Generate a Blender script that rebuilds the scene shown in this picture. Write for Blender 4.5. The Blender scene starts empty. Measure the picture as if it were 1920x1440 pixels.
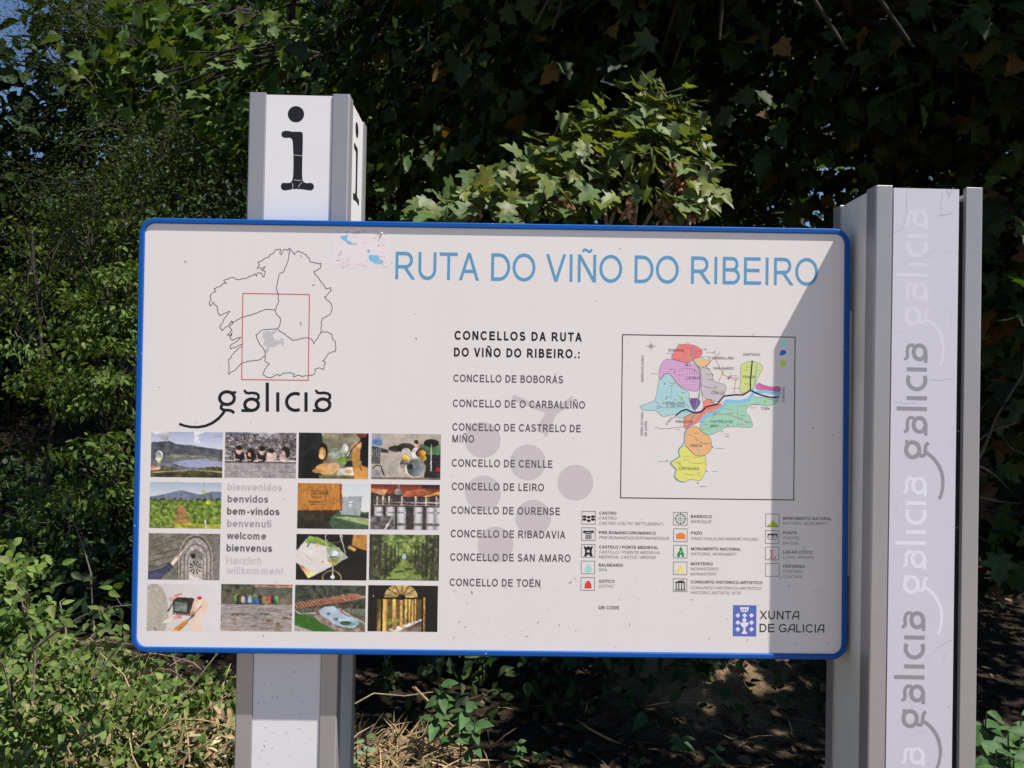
import bpy, math, random
import numpy as np
from mathutils import Vector, Matrix
from mathutils.geometry import tessellate_polygon

S = bpy.context.scene
COL = S.collection
rad = math.radians
ZB = 1.40                                   # height of the board's centre above the ground

# ------------------------------------------------------------------ camera
F = 1450.0
RX = Vector((0.99985952, -0.00938005, 0.01389105))
DN = Vector((0.01402488, 0.0143554, -0.99979859))
FW = Vector((0.00917875, 0.99985296, 0.01448493))
CAM = Vector((0.0241183, -1.7379658, 0.0983070 + ZB))
cd = bpy.data.cameras.new('camera')
cam = bpy.data.objects.new('camera', cd)
COL.objects.link(cam)
m = Matrix.Identity(4)
for i in range(3):
    m[i][0] = RX[i]; m[i][1] = -DN[i]; m[i][2] = -FW[i]; m[i][3] = CAM[i]
cam.matrix_world = m
cd.sensor_width = 36.0
cd.lens = F / 1920 * 36.0
cd.clip_start = 0.02
cd.clip_end = 500
S.camera = cam

def at(px, py, Y):
    """point on the plane y = Y seen at photo pixel (px, py)"""
    v = RX * ((px - 960) / F) + DN * ((py - 720) / F) + FW
    t = (Y - CAM.y) / v.y
    return CAM + v * t

# ------------------------------------------------------------------ world, sun, exposure
SUN = Vector((1.95, -1.0, 3.70)).normalized()
EL = math.asin(SUN.z)
w = bpy.data.worlds.new('World'); S.world = w
w.use_nodes = True
nt = w.node_tree
bg = nt.nodes['Background']
sky = nt.nodes.new('ShaderNodeTexSky')
sky.sky_type = 'NISHITA'; sky.sun_disc = False
sky.sun_elevation = EL
sky.sun_rotation = math.atan2(SUN.x, SUN.y)
sky.air_density = 0.8; sky.dust_density = 0.0; sky.ozone_density = 4.0
nt.links.new(sky.outputs[0], bg.inputs[0])
bg.inputs[1].default_value = 0.08
sd = bpy.data.lights.new('sun', 'SUN')
sd.energy = 5.0; sd.angle = rad(0.5); sd.color = (1.0, 0.95, 0.88)
so = bpy.data.objects.new('sun', sd); COL.objects.link(so)
so.rotation_euler = SUN.to_track_quat('Z', 'Y').to_euler()
so.location = (4, -2, 9)
S.view_settings.view_transform = 'Standard'
S.view_settings.look = 'None'
S.view_settings.exposure = 0.56
S.view_settings.gamma = 1.0
S.view_settings.use_curve_mapping = False
S.render.engine = 'CYCLES'
S.cycles.max_bounces = 6
S.cycles.diffuse_bounces = 3
S.cycles.glossy_bounces = 2
S.cycles.transmission_bounces = 3
S.cycles.caustics_reflective = False
S.cycles.caustics_refractive = False

# ------------------------------------------------------------------ helpers
def lin(c):
    return tuple(((x / 255) / 12.92 if x <= 10 else (((x / 255) + 0.055) / 1.055) ** 2.4) for x in c)

def ink(*c):
    """albedo of a print that shows as sRGB c on the sunlit board"""
    return tuple(min(0.92, x * 1.12) for x in lin(c))

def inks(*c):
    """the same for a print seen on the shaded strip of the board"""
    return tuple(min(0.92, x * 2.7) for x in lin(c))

def tag(o, label=None, cat=None, group=None, kind=None):
    if label: o['label'] = label
    if cat: o['category'] = cat
    if group: o['group'] = group
    if kind: o['kind'] = kind
    return o

def empty(name, loc, label, cat, group=None):
    o = bpy.data.objects.new(name, None); COL.objects.link(o)
    o.location = loc; o.empty_display_size = 0.1
    return tag(o, label, cat, group)

def link(name, me, mat, parent=None):
    o = bpy.data.objects.new(name, me); COL.objects.link(o)
    if mat is not None:
        for x in (mat if isinstance(mat, (list, tuple)) else [mat]): me.materials.append(x)
    if parent is not None:
        o.parent = parent
        o.matrix_parent_inverse = Matrix.Translation(-Vector(parent.location)) if parent.parent is None else Matrix.Identity(4)
    return o

class MB:
    """collects polygons with a colour per vertex"""
    def __init__(s): s.v = []; s.f = []; s.c = []; s.m = []; s.slot = 0
    def add(s, vs, fs, c=(1, 1, 1)):
        n = len(s.v); s.v += [tuple(v) for v in vs]
        s.f += [tuple(i + n for i in f) for f in fs]
        s.m += [s.slot] * len(fs)
        s.c += [(c[0], c[1], c[2], 1.0)] * len(vs)
    def box(s, x0, x1, y0, y1, z0, z1, c=(1, 1, 1)):
        s.add([(x0,y0,z0),(x1,y0,z0),(x1,y1,z0),(x0,y1,z0),(x0,y0,z1),(x1,y0,z1),(x1,y1,z1),(x0,y1,z1)],
              [(0,3,2,1),(4,5,6,7),(0,1,5,4),(1,2,6,5),(2,3,7,6),(3,0,4,7)], c)
    def build(s, name, mat, parent=None, smooth=False):
        me = bpy.data.meshes.new(name)
        me.from_pydata(s.v, [], s.f)
        a = me.color_attributes.new('tint', 'FLOAT_COLOR', 'POINT')
        a.data.foreach_set('color', np.array(s.c, dtype=np.float32).ravel())
        if smooth:
            me.polygons.foreach_set('use_smooth', [True] * len(me.polygons))
        if s.slot: me.polygons.foreach_set('material_index', s.m)
        me.update()
        return link(name, me, mat, parent)

def np_mesh(name, V, T, C, mat, parent=None, smooth=False):
    """mesh from arrays: V (n,3), T (m,k) with equal k, C (n,3)"""
    me = bpy.data.meshes.new(name)
    k = T.shape[1]
    me.vertices.add(len(V)); me.vertices.foreach_set('co', V.astype(np.float32).ravel())
    me.loops.add(T.size); me.loops.foreach_set('vertex_index', T.astype(np.int32).ravel())
    me.polygons.add(len(T)); me.polygons.foreach_set('loop_start', np.arange(0, T.size, k, dtype=np.int32))
    if smooth: me.polygons.foreach_set('use_smooth', np.ones(len(T), dtype=bool))
    a = me.color_attributes.new('tint', 'FLOAT_COLOR', 'POINT')
    cc = np.ones((len(V), 4), np.float32); cc[:, :3] = C
    a.data.foreach_set('color', cc.ravel())
    me.update(calc_edges=True); me.validate()
    return link(name, me, mat, parent)

# ------------------------------------------------------------------ materials
def mat_new(name):
    M = bpy.data.materials.new(name); M.use_nodes = True
    return M, M.node_tree.nodes, M.node_tree.links, M.node_tree.nodes['Principled BSDF']

def N(nodes, t, **kw):
    n = nodes.new(t)
    for k, v in kw.items(): setattr(n, k, v)
    return n

def ramp(nodes, links, src, stops):
    r = nodes.new('ShaderNodeValToRGB')
    e = r.color_ramp.elements
    while len(e) < len(stops): e.new(0.5)
    for el, (p, c) in zip(e, stops):
        el.position = p; el.color = (c[0], c[1], c[2], 1)
    links.new(src, r.inputs[0])
    return r

def noise(nodes, links, scale, detail=4, rough=0.55, coord='Object', stretch=None):
    t = nodes.new('ShaderNodeTexCoord'); n = nodes.new('ShaderNodeTexNoise')
    n.inputs['Scale'].default_value = scale; n.inputs['Detail'].default_value = detail
    n.inputs['Roughness'].default_value = rough
    src = t.outputs[coord]
    if stretch:
        mp = nodes.new('ShaderNodeMapping'); mp.inputs['Scale'].default_value = stretch
        links.new(src, mp.inputs[0]); src = mp.outputs[0]
    links.new(src, n.inputs['Vector'])
    return n

def mixc(nodes, links, fac, a, b, mode='MIX'):
    x = nodes.new('ShaderNodeMix'); x.data_type = 'RGBA'; x.blend_type = mode
    for sock, val in ((x.inputs[0], fac), (x.inputs[6], a), (x.inputs[7], b)):
        if hasattr(val, 'links') or isinstance(val, bpy.types.NodeSocket): links.new(val, sock)
        elif isinstance(val, (int, float)): sock.default_value = val
        else: sock.default_value = (*val, 1)
    return x.outputs[2]

def speckle(nodes, links, scale, lo, hi, seed=0.0):
    """sparse small spots: 1 on a spot, 0 elsewhere"""
    n = noise(nodes, links, scale, 2, 0.5)
    n.noise_dimensions = '4D'; n.inputs['W'].default_value = seed
    r = ramp(nodes, links, n.outputs['Fac'], [(lo, (0, 0, 0)), (hi, (1, 1, 1))])
    return r.outputs[0]

def painted(name, col, rough=0.4, spec=0.5, metal=0.0, dirt=(0.25, 0.22, 0.19), amount=0.12, spots=None, spotcol=(0.12, 0.1, 0.09), scale=6.0, bump=0.0, stretch=None):
    M, n, l, b = mat_new(name)
    nz = noise(n, l, scale, 6, 0.62, stretch=stretch)
    r = ramp(n, l, nz.outputs['Fac'], [(0.45, (0, 0, 0)), (0.8, (amount,) * 3)])
    c = mixc(n, l, r.outputs[0], col, dirt)
    if spots:
        c = mixc(n, l, speckle(n, l, *spots), c, spotcol)
    l.new(c, b.inputs['Base Color'])
    rr = ramp(n, l, nz.outputs['Fac'], [(0.3, (rough * 0.85,) * 3), (0.75, (min(1, rough * 1.25),) * 3)])
    l.new(rr.outputs[0], b.inputs['Roughness'])
    b.inputs['Metallic'].default_value = metal
    b.inputs['Specular IOR Level'].default_value = spec
    if bump:
        bp = n.new('ShaderNodeBump'); bp.inputs['Strength'].default_value = bump; bp.inputs['Distance'].default_value = 0.002
        n2 = noise(n, l, 60, 3)
        l.new(n2.outputs['Fac'], bp.inputs['Height']); l.new(bp.outputs[0], b.inputs['Normal'])
    return M

M_panel = painted('white_board_vinyl', (0.80, 0.752, 0.737), 0.42, 0.35, amount=0.10, dirt=(0.55, 0.5, 0.48), spots=(70, 0.745, 0.76, 3.0), scale=7.0, stretch=(1, 1, 0.14))
M_frame = painted('blue_frame_paint', (0.003, 0.085, 0.36), 0.45, 0.25, amount=0.25, dirt=(0.02, 0.07, 0.22), spots=(150, 0.74, 0.76, 1.0), spotcol=(0.6, 0.62, 0.65), scale=14)
M_alu = painted('grey_anodised_aluminium', (0.375, 0.36, 0.37), 0.36, 0.5, metal=0.35, amount=0.25, dirt=(0.22, 0.20, 0.17), spots=(80, 0.75, 0.765, 5.0), spotcol=(0.09, 0.08, 0.07), scale=5, stretch=(1, 1, 0.35))
M_alu_side = painted('pale_brushed_metal', (0.84, 0.80, 0.72), 0.42, 0.5, metal=0.0, amount=0.35, dirt=(0.30, 0.29, 0.22), spots=(90, 0.75, 0.765, 2.0), scale=9, stretch=(1, 1, 0.4))
M_white = painted('white_post_panel', (0.80, 0.78, 0.79), 0.35, 0.45, amount=0.16, dirt=(0.5, 0.47, 0.46), spots=(75, 0.77, 0.78, 7.0), scale=7)
M_lav = painted('lavender_white_post_panel', (0.62, 0.60, 0.68), 0.32, 0.5, amount=0.12, dirt=(0.55, 0.53, 0.6), spots=(110, 0.765, 0.78, 9.0), scale=5)
M_black = painted('black_core', (0.018, 0.018, 0.02), 0.7, 0.3, amount=0.5, dirt=(0.06, 0.06, 0.06), scale=60)

def ink_material():
    M, n, l, b = mat_new('printed_ink')
    a = n.new('ShaderNodeVertexColor'); a.layer_name = 'tint'
    l.new(a.outputs[0], b.inputs['Base Color'])
    b.inputs['Roughness'].default_value = 0.42
    b.inputs['Specular IOR Level'].default_value = 0.35
    return M
M_ink = ink_material()

def leaf_material(name, trans=0.3, rough=0.42, spec=0.5, boost=(1.35, 1.25, 0.45)):
    M, n, l, b = mat_new(name)
    a = n.new('ShaderNodeVertexColor'); a.layer_name = 'tint'
    nz = noise(n, l, 45, 3)
    r = ramp(n, l, nz.outputs['Fac'], [(0.3, (0.72, 0.72, 0.72)), (0.7, (1.2, 1.2, 1.2))])
    c = mixc(n, l, 1.0, a.outputs[0], r.outputs[0], 'MULTIPLY')
    l.new(c, b.inputs['Base Color'])
    b.inputs['Roughness'].default_value = rough
    b.inputs['Specular IOR Level'].default_value = spec
    t = n.new('ShaderNodeBsdfTranslucent')
    c2 = mixc(n, l, 1.0, c, boost, 'MULTIPLY')
    l.new(c2, t.inputs[0])
    mx = n.new('ShaderNodeMixShader'); mx.inputs[0].default_value = trans
    l.new(b.outputs[0], mx.inputs[1]); l.new(t.outputs[0], mx.inputs[2])
    l.new(mx.outputs[0], n['Material Output'].inputs[0])
    return M
M_leaf = leaf_material('broad_leaf', 0.30, 0.58, 0.22)
M_leaf_matte = leaf_material('small_leaf', 0.32, 0.55, 0.22)
M_leaf_gloss = leaf_material('glossy_maple_leaf', 0.34, 0.46, 0.32)
M_dry = leaf_material('dry_leaf', 0.15, 0.75, 0.2, (1.3, 1.0, 0.6))

def bark_material(name, c1, c2, scale=9):
    M, n, l, b = mat_new(name)
    nz = noise(n, l, scale, 8, 0.65, stretch=(1, 1, 0.22))
    r = ramp(n, l, nz.outputs['Fac'], [(0.3, c1), (0.7, c2)])
    l.new(r.outputs[0], b.inputs['Base Color']); b.inputs['Roughness'].default_value = 0.9
    b.inputs['Specular IOR Level'].default_value = 0.2
    bp = n.new('ShaderNodeBump'); bp.inputs['Strength'].default_value = 0.8; bp.inputs['Distance'].default_value = 0.02
    l.new(nz.outputs['Fac'], bp.inputs['Height']); l.new(bp.outputs[0], b.inputs['Normal'])
    return M
M_bark = bark_material('grey_brown_bark', (0.05, 0.04, 0.03), (0.17, 0.14, 0.11))
M_oak = bark_material('dark_oak_bark', (0.02, 0.017, 0.013), (0.06, 0.05, 0.04))
M_twig = bark_material('pale_twig_bark', (0.18, 0.13, 0.10), (0.36, 0.29, 0.24), 30)
M_cane = bark_material('purple_cane_bark', (0.13, 0.09, 0.08), (0.28, 0.22, 0.17), 30)
M_stick = bark_material('dry_stick_bark', (0.22, 0.15, 0.08), (0.45, 0.34, 0.20), 25)
# ------------------------------------------------------------------ lettering: a plain grotesque drawn with strokes
def ribbon(pts, w, taper=None):
    """flat ribbon round a polyline -> verts, quads (2D)"""
    n = len(pts); P = [np.array(p, float) for p in pts]; L = []; Rr = []
    for i in range(n):
        d0 = P[i] - P[i - 1] if i else P[1] - P[0]
        d1 = P[i + 1] - P[i] if i < n - 1 else P[-1] - P[-2]
        d0 = d0 / (np.linalg.norm(d0) + 1e-9); d1 = d1 / (np.linalg.norm(d1) + 1e-9)
        t = d0 + d1; t = t / (np.linalg.norm(t) + 1e-9)
        nn = np.array([-t[1], t[0]])
        k = 1.0 / max(0.45, abs(np.dot(t, d0)))
        ww = (w if taper is None else w * taper[i]) / 2 * k
        L.append(P[i] + nn * ww); Rr.append(P[i] - nn * ww)
    return L + Rr, [(i, i + 1, n + i + 1, n + i) for i in range(n - 1)]

def arcpts(cx, cy, rx, ry, a0, a1):
    k = max(5, int(abs(a1 - a0) / 13))
    return [(cx + rx * math.cos(rad(a0 + (a1 - a0) * i / k)), cy + ry * math.sin(rad(a0 + (a1 - a0) * i / k))) for i in range(k + 1)]

ADV = dict(A=.93, B=.93, C=1., D=1., E=.93, F=.853, G=1.087, H=1., I=.388, J=.7, K=.93, L=.776, M=1.163, N=1., O=1.087, P=.93, Q=1.087, R=1., S=.93, T=.853,
           U=1., V=.93, W=1.318, X=.93, Y=.93, Z=.853)
ADV.update({' ': .388, 'b': .777, 'd': .777, 'n': .777, 'u': .777, 'h': .777, 'o': .777, 'e': .777, 'c': .698, 'i': .31, 'l': .31, 'v': .698, 'm': 1.163,
            's': .698, 't': .388, 'w': 1., 'r': .465, 'z': .698, 'k': .698, '-': .465, '!': .388, '(': .465, ')': .465, '/': .388, '.': .388, ':': .388, 'a_': .9})
ACC = {'Á': 'A', 'É': 'E', 'Í': 'I', 'Ó': 'O', 'Ñ': 'N', 'Ú': 'U'}

def glyph(ch, w):
    """list of (verts, quads); cap height 1"""
    h = w / 2; out = []
    def L(*a): out.append(ribbon([(a[i], a[i + 1]) for i in range(0, len(a), 2)], w))
    def Ac(cx, cy, rx, ry, a0, a1): out.append(ribbon(arcpts(cx, cy, rx, ry, a0, a1), w))
    def P(x0, y0, x1, y1, k=1.0):
        q = w * k * math.hypot(x1 - x0, y1 - y0) / abs(y1 - y0) / 2
        out.append(([(x0 - q, y0), (x0 + q, y0), (x1 + q, y1), (x1 - q, y1)], [(0, 1, 2, 3)]))
    if ch in ACC:
        base = ACC[ch]; out = glyph(base, w); c = ADV[base] / 2
        if ch == 'Ñ': out.append(ribbon([(c - .2, 1.10), (c - .12, 1.18), (c - .03, 1.17), (c + .06, 1.11), (c + .14, 1.11), (c + .2, 1.2)], w * .75))
        else: out.append(([(c - .06, 1.07), (c + .04, 1.07), (c + .19, 1.25), (c + .05, 1.25)], [(0, 1, 2, 3)]))
        return out
    x = .73
    if ch == 'A': P(.03 + h, 0, .465, 1); P(.90 - h, 0, .465, 1); L(.22, .33, .71, .33)
    elif ch == 'B':
        L(.11 + h, 0, .11 + h, 1); L(.12, 1 - h, .52, 1 - h); L(.12, .53, .55, .53); L(.12, h, .55, h)
        Ac(.52, (1.53 - h) / 2, .28 - h, (.47 - h) / 2, -90, 90); Ac(.55, (.53 + h) / 2, .32 - h, (.53 - h) / 2, -90, 90)
    elif ch == 'C': Ac(.53, .5, .48 - h, .51 - h, 38, 322)
    elif ch == 'D': L(.11 + h, 0, .11 + h, 1); L(.12, 1 - h, .46, 1 - h); L(.12, h, .46, h); Ac(.46, .5, .48 - h, .5 - h, -90, 90)
    elif ch == 'E': L(.11 + h, 0, .11 + h, 1); L(.12, 1 - h, .84, 1 - h); L(.12, .52, .79, .52); L(.12, h, .86, h)
    elif ch == 'F': L(.11 + h, 0, .11 + h, 1); L(.12, 1 - h, .80, 1 - h); L(.12, .5, .70, .5)
    elif ch == 'G': Ac(.55, .5, .49 - h, .51 - h, 40, 318); L(.96 - h, .15, .96 - h, .51); L(.58, .51 - h, .96 - h, .51 - h)
    elif ch == 'H': L(.11 + h, 0, .11 + h, 1); L(.89 - h, 0, .89 - h, 1); L(.12, .53, .88, .53)
    elif ch == 'I': L(.194, 0, .194, 1)
    elif ch == 'J': L(.58 - h, 1, .58 - h, .28); Ac(.31, .28, .27 - h, .28 - h, 180, 360)
    elif ch == 'K': L(.11 + h, 0, .11 + h, 1); P(.17, .33, .80, 1); P(.38, .52, .85, 0)
    elif ch == 'L': L(.11 + h, 0, .11 + h, 1); L(.12, h, .72, h)
    elif ch == 'M':
        L(.10 + h, 0, .10 + h, 1); L(1.06 - h, 0, 1.06 - h, 1); P(.10 + h, 1, .58, 0); P(1.06 - h, 1, .58, 0)
    elif ch == 'N': L(.10 + h, 0, .10 + h, 1); L(.90 - h, 0, .90 - h, 1); P(.10 + h, 1, .90 - h, 0)
    elif ch == 'O': Ac(.543, .5, .50 - h, .51 - h, 0, 360)
    elif ch == 'Q': Ac(.543, .5, .50 - h, .51 - h, 0, 360); P(.62, .26, 1., -.05)
    elif ch in 'PR':
        L(.11 + h, 0, .11 + h, 1); L(.12, 1 - h, .56, 1 - h); L(.12, .46, .56, .46); Ac(.56, (1.46 - h) / 2, .31 - h, (.54 - h) / 2, -90, 90)
        if ch == 'R': P(.50, .47, .90, 0)
    elif ch == 'S':
        ry = (1.02 - w) / 4
        out.append(ribbon(arcpts(.46, 1.01 - h - ry, .36 - h, ry, 18, 270) + arcpts(.47, -.01 + h + ry, .39 - h, ry, 90, -165)[1:], w))
    elif ch == 'T': L(.427, 0, .427, 1); L(.03, 1 - h, .82, 1 - h)
    elif ch == 'U': L(.11 + h, 1, .11 + h, .37); L(.89 - h, 1, .89 - h, .37); Ac(.5, .37, .39 - h, .38 - h, 180, 360)
    elif ch == 'V': P(.03 + h, 1, .465, 0); P(.90 - h, 1, .465, 0)
    elif ch == 'W': P(.03 + h, 1, .36, 0); P(.659, 1, .36, 0); P(.659, 1, .958, 0); P(1.288 - h, 1, .958, 0)
    elif ch == 'X': P(.03 + h, 1, .90 - h, 0); P(.90 - h, 1, .03 + h, 0)
    elif ch == 'Y': P(.03 + h, 1, .465, .4); P(.90 - h, 1, .465, .4); L(.465, .42, .465, 0)
    elif ch == 'Z': L(.05, 1 - h, .80, 1 - h); L(.03, h, .82, h); P(.78 - h, 1 - w, .06 + h, w)
    elif ch == 'o': Ac(.388, .365, .35 - h, .375 - h, 0, 360)
    elif ch == 'e': Ac(.388, .365, .35 - h, .375 - h, 0, 318); L(.06, .365, .735 - h * .2, .365)
    elif ch == 'c': Ac(.38, .365, .34 - h, .375 - h, 40, 320)
    elif ch in 'bd':
        xx = .09 + h if ch == 'b' else .687 - h
        L(xx, 0, xx, 1); Ac(.388, .365, .33 - h, .375 - h, 0, 360)
    elif ch in 'nhr':
        L(.09 + h, 0, .09 + h, 1 if ch == 'h' else x)
        if ch == 'r': Ac(.35, .40, .26 - h, .34 - h, 75, 180)
        else: Ac(.39, .42, .30 - h, .32 - h, 0, 180); L(.69 - h, .43, .69 - h, 0)
    elif ch == 'm':
        L(.09 + h, 0, .09 + h, x)
        Ac(.355, .44, .265 - h, .30 - h, 0, 180); L(.62 - h, .45, .62 - h, 0)
        Ac(.81 - h, .44, .265 - h, .30 - h, 0, 180); L(1.075 - w, .45, 1.075 - w, 0)
    elif ch == 'u': L(.69 - h, 0, .69 - h, x); L(.09 + h, x, .09 + h, .31); Ac(.39, .31, .30 - h, .32 - h, 180, 360)
    elif ch == 'i': L(.155, 0, .155, x); L(.155, 1 - w * .9, .155, 1)
    elif ch == 'l': L(.155, 0, .155, 1)
    elif ch == 'v': P(.03 + h, x, .349, 0); P(.668 - h, x, .349, 0)
    elif ch == 'w': P(.02 + h, x, .27, 0); P(.5, x, .27, 0); P(.5, x, .73, 0); P(.98 - h, x, .73, 0)
    elif ch == 's':
        ry = (.75 - w) / 4
        out.append(ribbon(arcpts(.345, .74 - h - ry, .28 - h, ry, 20, 270) + arcpts(.35, -.01 + h + ry, .30 - h, ry, 90, -160)[1:], w))
    elif ch == 't': L(.19, .95, .19, h); L(.03, x - h, .36, x - h); L(.17, h, .36, h)
    elif ch == 'z': L(.05, x - h, .64, x - h); L(.04, h, .66, h); P(.62 - h, x - w, .06 + h, w)
    elif ch == 'k': L(.09 + h, 0, .09 + h, 1); P(.16, .26, .60, x); P(.30, .40, .64, 0)
    elif ch == '-': L(.06, .36, .40, .36)
    elif ch == '!': L(.194, .28, .194, 1); L(.194, 0, .194, w)
    elif ch == '(': Ac(.50, .40, .38, .62, 120, 240)
    elif ch == ')': Ac(-.04, .40, .38, .62, -60, 60)
    elif ch == '/': P(.05, -.02, .34, 1.02)
    elif ch == '.': L(.194, 0, .194, w)
    elif ch == ':': L(.194, 0, .194, w); L(.194, .5, .194, .5 + w)
    elif ch == 'a_':
        out.append(ribbon([(.04, 0), (.27, .62), (.36, .83), (.46, .93 - h * .3), (.58, 1 - h), (.70, 1 - h), (.78, .94 - h * .3), (.80, .82), (.80, 0)], w)); L(.22, .36, .80, .36)
    return out

def text_shapes(s, w, italic=0.0, track=0.0):
    """2D shapes of a line, baseline y=0, and its ink extents in x"""
    x = 0.0; shapes = []
    toks = list(s) if isinstance(s, str) else s
    for ch in toks:
        a = ADV.get(ch, ADV.get(ACC.get(ch, ''), .7))
        for vs, fs in glyph(ch, w):
            shapes.append(([(x + v[0] + italic * v[1], v[1]) for v in vs], fs))
        x += a + track
    xs = [v[0] for vs, _ in shapes for v in vs]
    return shapes, min(xs), max(xs)

def bp(px, py, Y=0.0):
    p = at(px, py, Y); return p.x, p.z

def face_up(fs, vs3):
    return fs

def put(mb, shapes, fn, y, col, step=1e-4):
    """lay 2D shapes on the board; fn maps 2D -> (x, z)"""
    for k, (vs, fs) in enumerate(shapes):
        yy = y - step * (k % 4)
        v3 = []
        for v in vs:
            a, b = fn(v); v3.append((a, yy, b))
        mb.add(v3, fs, col)

def text(mb, s, px0, px1, py, cap, w, col, y=-0.0012, italic=0.0, track=0.0):
    """one printed line: from px0 to px1, baseline py (at px0), cap height in photo pixels"""
    sh, a, b = text_shapes(s, w, italic, track)
    X0, Z0 = bp(px0, py, y); X1, _ = bp(px1, py, y)
    ch = cap * (y - CAM.y) / F; sx = (X1 - X0) / (b - a)
    put(mb, sh, lambda v: (X0 + (v[0] - a) * sx, Z0 + v[1] * ch), y, col)

def tess(poly):
    t = tessellate_polygon([[Vector((p[0], p[1], 0)) for p in poly]])
    return [tuple(x) for x in t]

def poly_px(mb, pts, y, col, conv=lambda p: p):
    q = [bp(*conv(p), y) for p in pts]
    mb.add([(a, y, b) for a, b in q], tess(q), col)

def line_px(mb, pts, wpx, y, col, conv=lambda p: p, close=False):
    q = [bp(*conv(p), y) for p in pts]
    if close: q = q + [q[0], ]
    vs, fs = ribbon(q, wpx * (y - CAM.y) / F)
    mb.add([(v[0], y, v[1]) for v in vs], fs, col)

def disc_px(mb, c, rx, ry, y, col, conv=lambda p: p, n=28):
    poly_px(mb, [(c[0] + rx * math.cos(2 * math.pi * i / n), c[1] + ry * math.sin(2 * math.pi * i / n)) for i in range(n)], y, col, conv)

def ring_px(mb, c, r, wpx, y, col, conv=lambda p: p, n=28):
    line_px(mb, [(c[0] + r * math.cos(2 * math.pi * i / n), c[1] + r * math.sin(2 * math.pi * i / n)) for i in range(n + 1)], wpx, y, col, conv)

def rect_px(mb, x0, y0, x1, y1, y, col):
    X0, Z0 = bp(x0, y0, y); X1, Z1 = bp(x1, y1, y)
    mb.add([(X0, y, Z1), (X1, y, Z1), (X1, y, Z0), (X0, y, Z0)], [(0, 1, 2, 3)], col)

def box_line(mb, x0, y0, x1, y1, wpx, y, col):
    X0, Z0 = bp(x0, y0, y); X1, Z1 = bp(x1, y1, y); t = wpx * (y - CAM.y) / F
    for a, b, c, d in ((X0, X1, Z0 - t, Z0), (X0, X1, Z1, Z1 + t), (X0, X0 + t, Z1 + t, Z0 - t), (X1 - t, X1, Z1 + t, Z0 - t)):
        mb.add([(a, y, c), (b, y, c), (b, y, d), (a, y, d)], [(0, 1, 2, 3)], col)

# the wordmark: strokes in units, baseline 0, x from 0
def wordmark(k=1.0):
    def c(p): return (p[0] - 296, 1183 - p[1])
    st = []
    def add(pts, w, taper=None): st.append(ribbon([c(p) for p in pts], w * k, taper))
    def arc(cx, cy, rx, ry, a0, a1): return [(p[0], 2 * cy - p[1]) for p in arcpts(cx, cy, rx, ry, a0, a1)]
    add(arc(574, 1104, 43, 37, 0, 360), 17)
    add([(574, 1068), (600, 1072), (628, 1070)], 13)
    add([(552, 1138), (540, 1150), (540, 1163), (552, 1172), (572, 1174), (592, 1175), (606, 1181), (615, 1192)], 15)
    add([(562, 1174), (548, 1196), (525, 1222), (490, 1248), (450, 1265), (405, 1273), (360, 1271), (325, 1264), (296, 1253)], 15, [1, 1, 1, 1, .95, .9, .85, .85, .9])
    for dx, sx in ((0, 1.0), (415, 1.0)):
        add([(p[0] + dx, p[1]) for p in arc(717, 1142, 40, 33, 0, 360)], 17)
        add([(657 + dx, 1176), (720 + dx, 1177)], 15)
        add([(p[0] + dx, p[1]) for p in [(744, 1116), (757, 1103), (757, 1088), (745, 1077), (722, 1073), (700, 1075), (684, 1072), (673, 1056)]], 14, [1, 1, 1, 1, 1, 1, 1, .8])
    add([(808, 1014), (808, 1183)], 17)
    add([(869, 1070), (869, 1183)], 17)
    add(arc(972, 1126, 52, 49, 62, 298), 17)
    add([(1033, 1070), (1033, 1183)], 17)
    return st
# ------------------------------------------------------------------ ground
rng = np.random.default_rng(7)
def smooth(a, b, x):
    t = np.clip((x - a) / (b - a), 0, 1); return t * t * (3 - 2 * t)
_gw = [(rng.uniform(.6, 3.2), rng.uniform(0, 6.28), rng.uniform(0, 6.28)) for _ in range(9)]
def gh(x, y):
    """terrain height"""
    x = np.asarray(x, float); y = np.asarray(y, float)
    n = sum(np.sin(k * x * math.cos(a) + k * y * math.sin(a) + p) / k for k, a, p in _gw) / 9
    back = smooth(0.5, 2.5, y)
    z = n * (0.02 + 0.09 * back)
    z = z + 0.10 * np.clip(y - 2.6, 0, 6) + 0.33 * np.clip(y - 8.6, 0, 30)
    z = z + 0.22 * smooth(-0.6, -2.0, x) * smooth(0.3, 1.6, y)
    z = z + 0.42 * np.exp(-(((x - 1.15) / .5) ** 2 + ((y - 2.55) / .55) ** 2))
    return z
xs = np.concatenate([np.linspace(-70, -9, 20), np.linspace(-8.5, 8.5, 171), np.linspace(9, 70, 20)])
ys = np.concatenate([np.linspace(-60, -3, 16), np.linspace(-2.5, 9, 116), np.linspace(9.5, 75, 30)])
gx, gy = np.meshgrid(xs, ys)
gv = np.stack([gx, gy, gh(gx, gy)], -1).reshape(-1, 3)
nx, ny = len(xs), len(ys)
i, j = np.meshgrid(np.arange(nx - 1), np.arange(ny - 1)); q = (j * nx + i).ravel()
gf = np.stack([q, q + 1, q + nx + 1, q + nx], 1)
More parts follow.
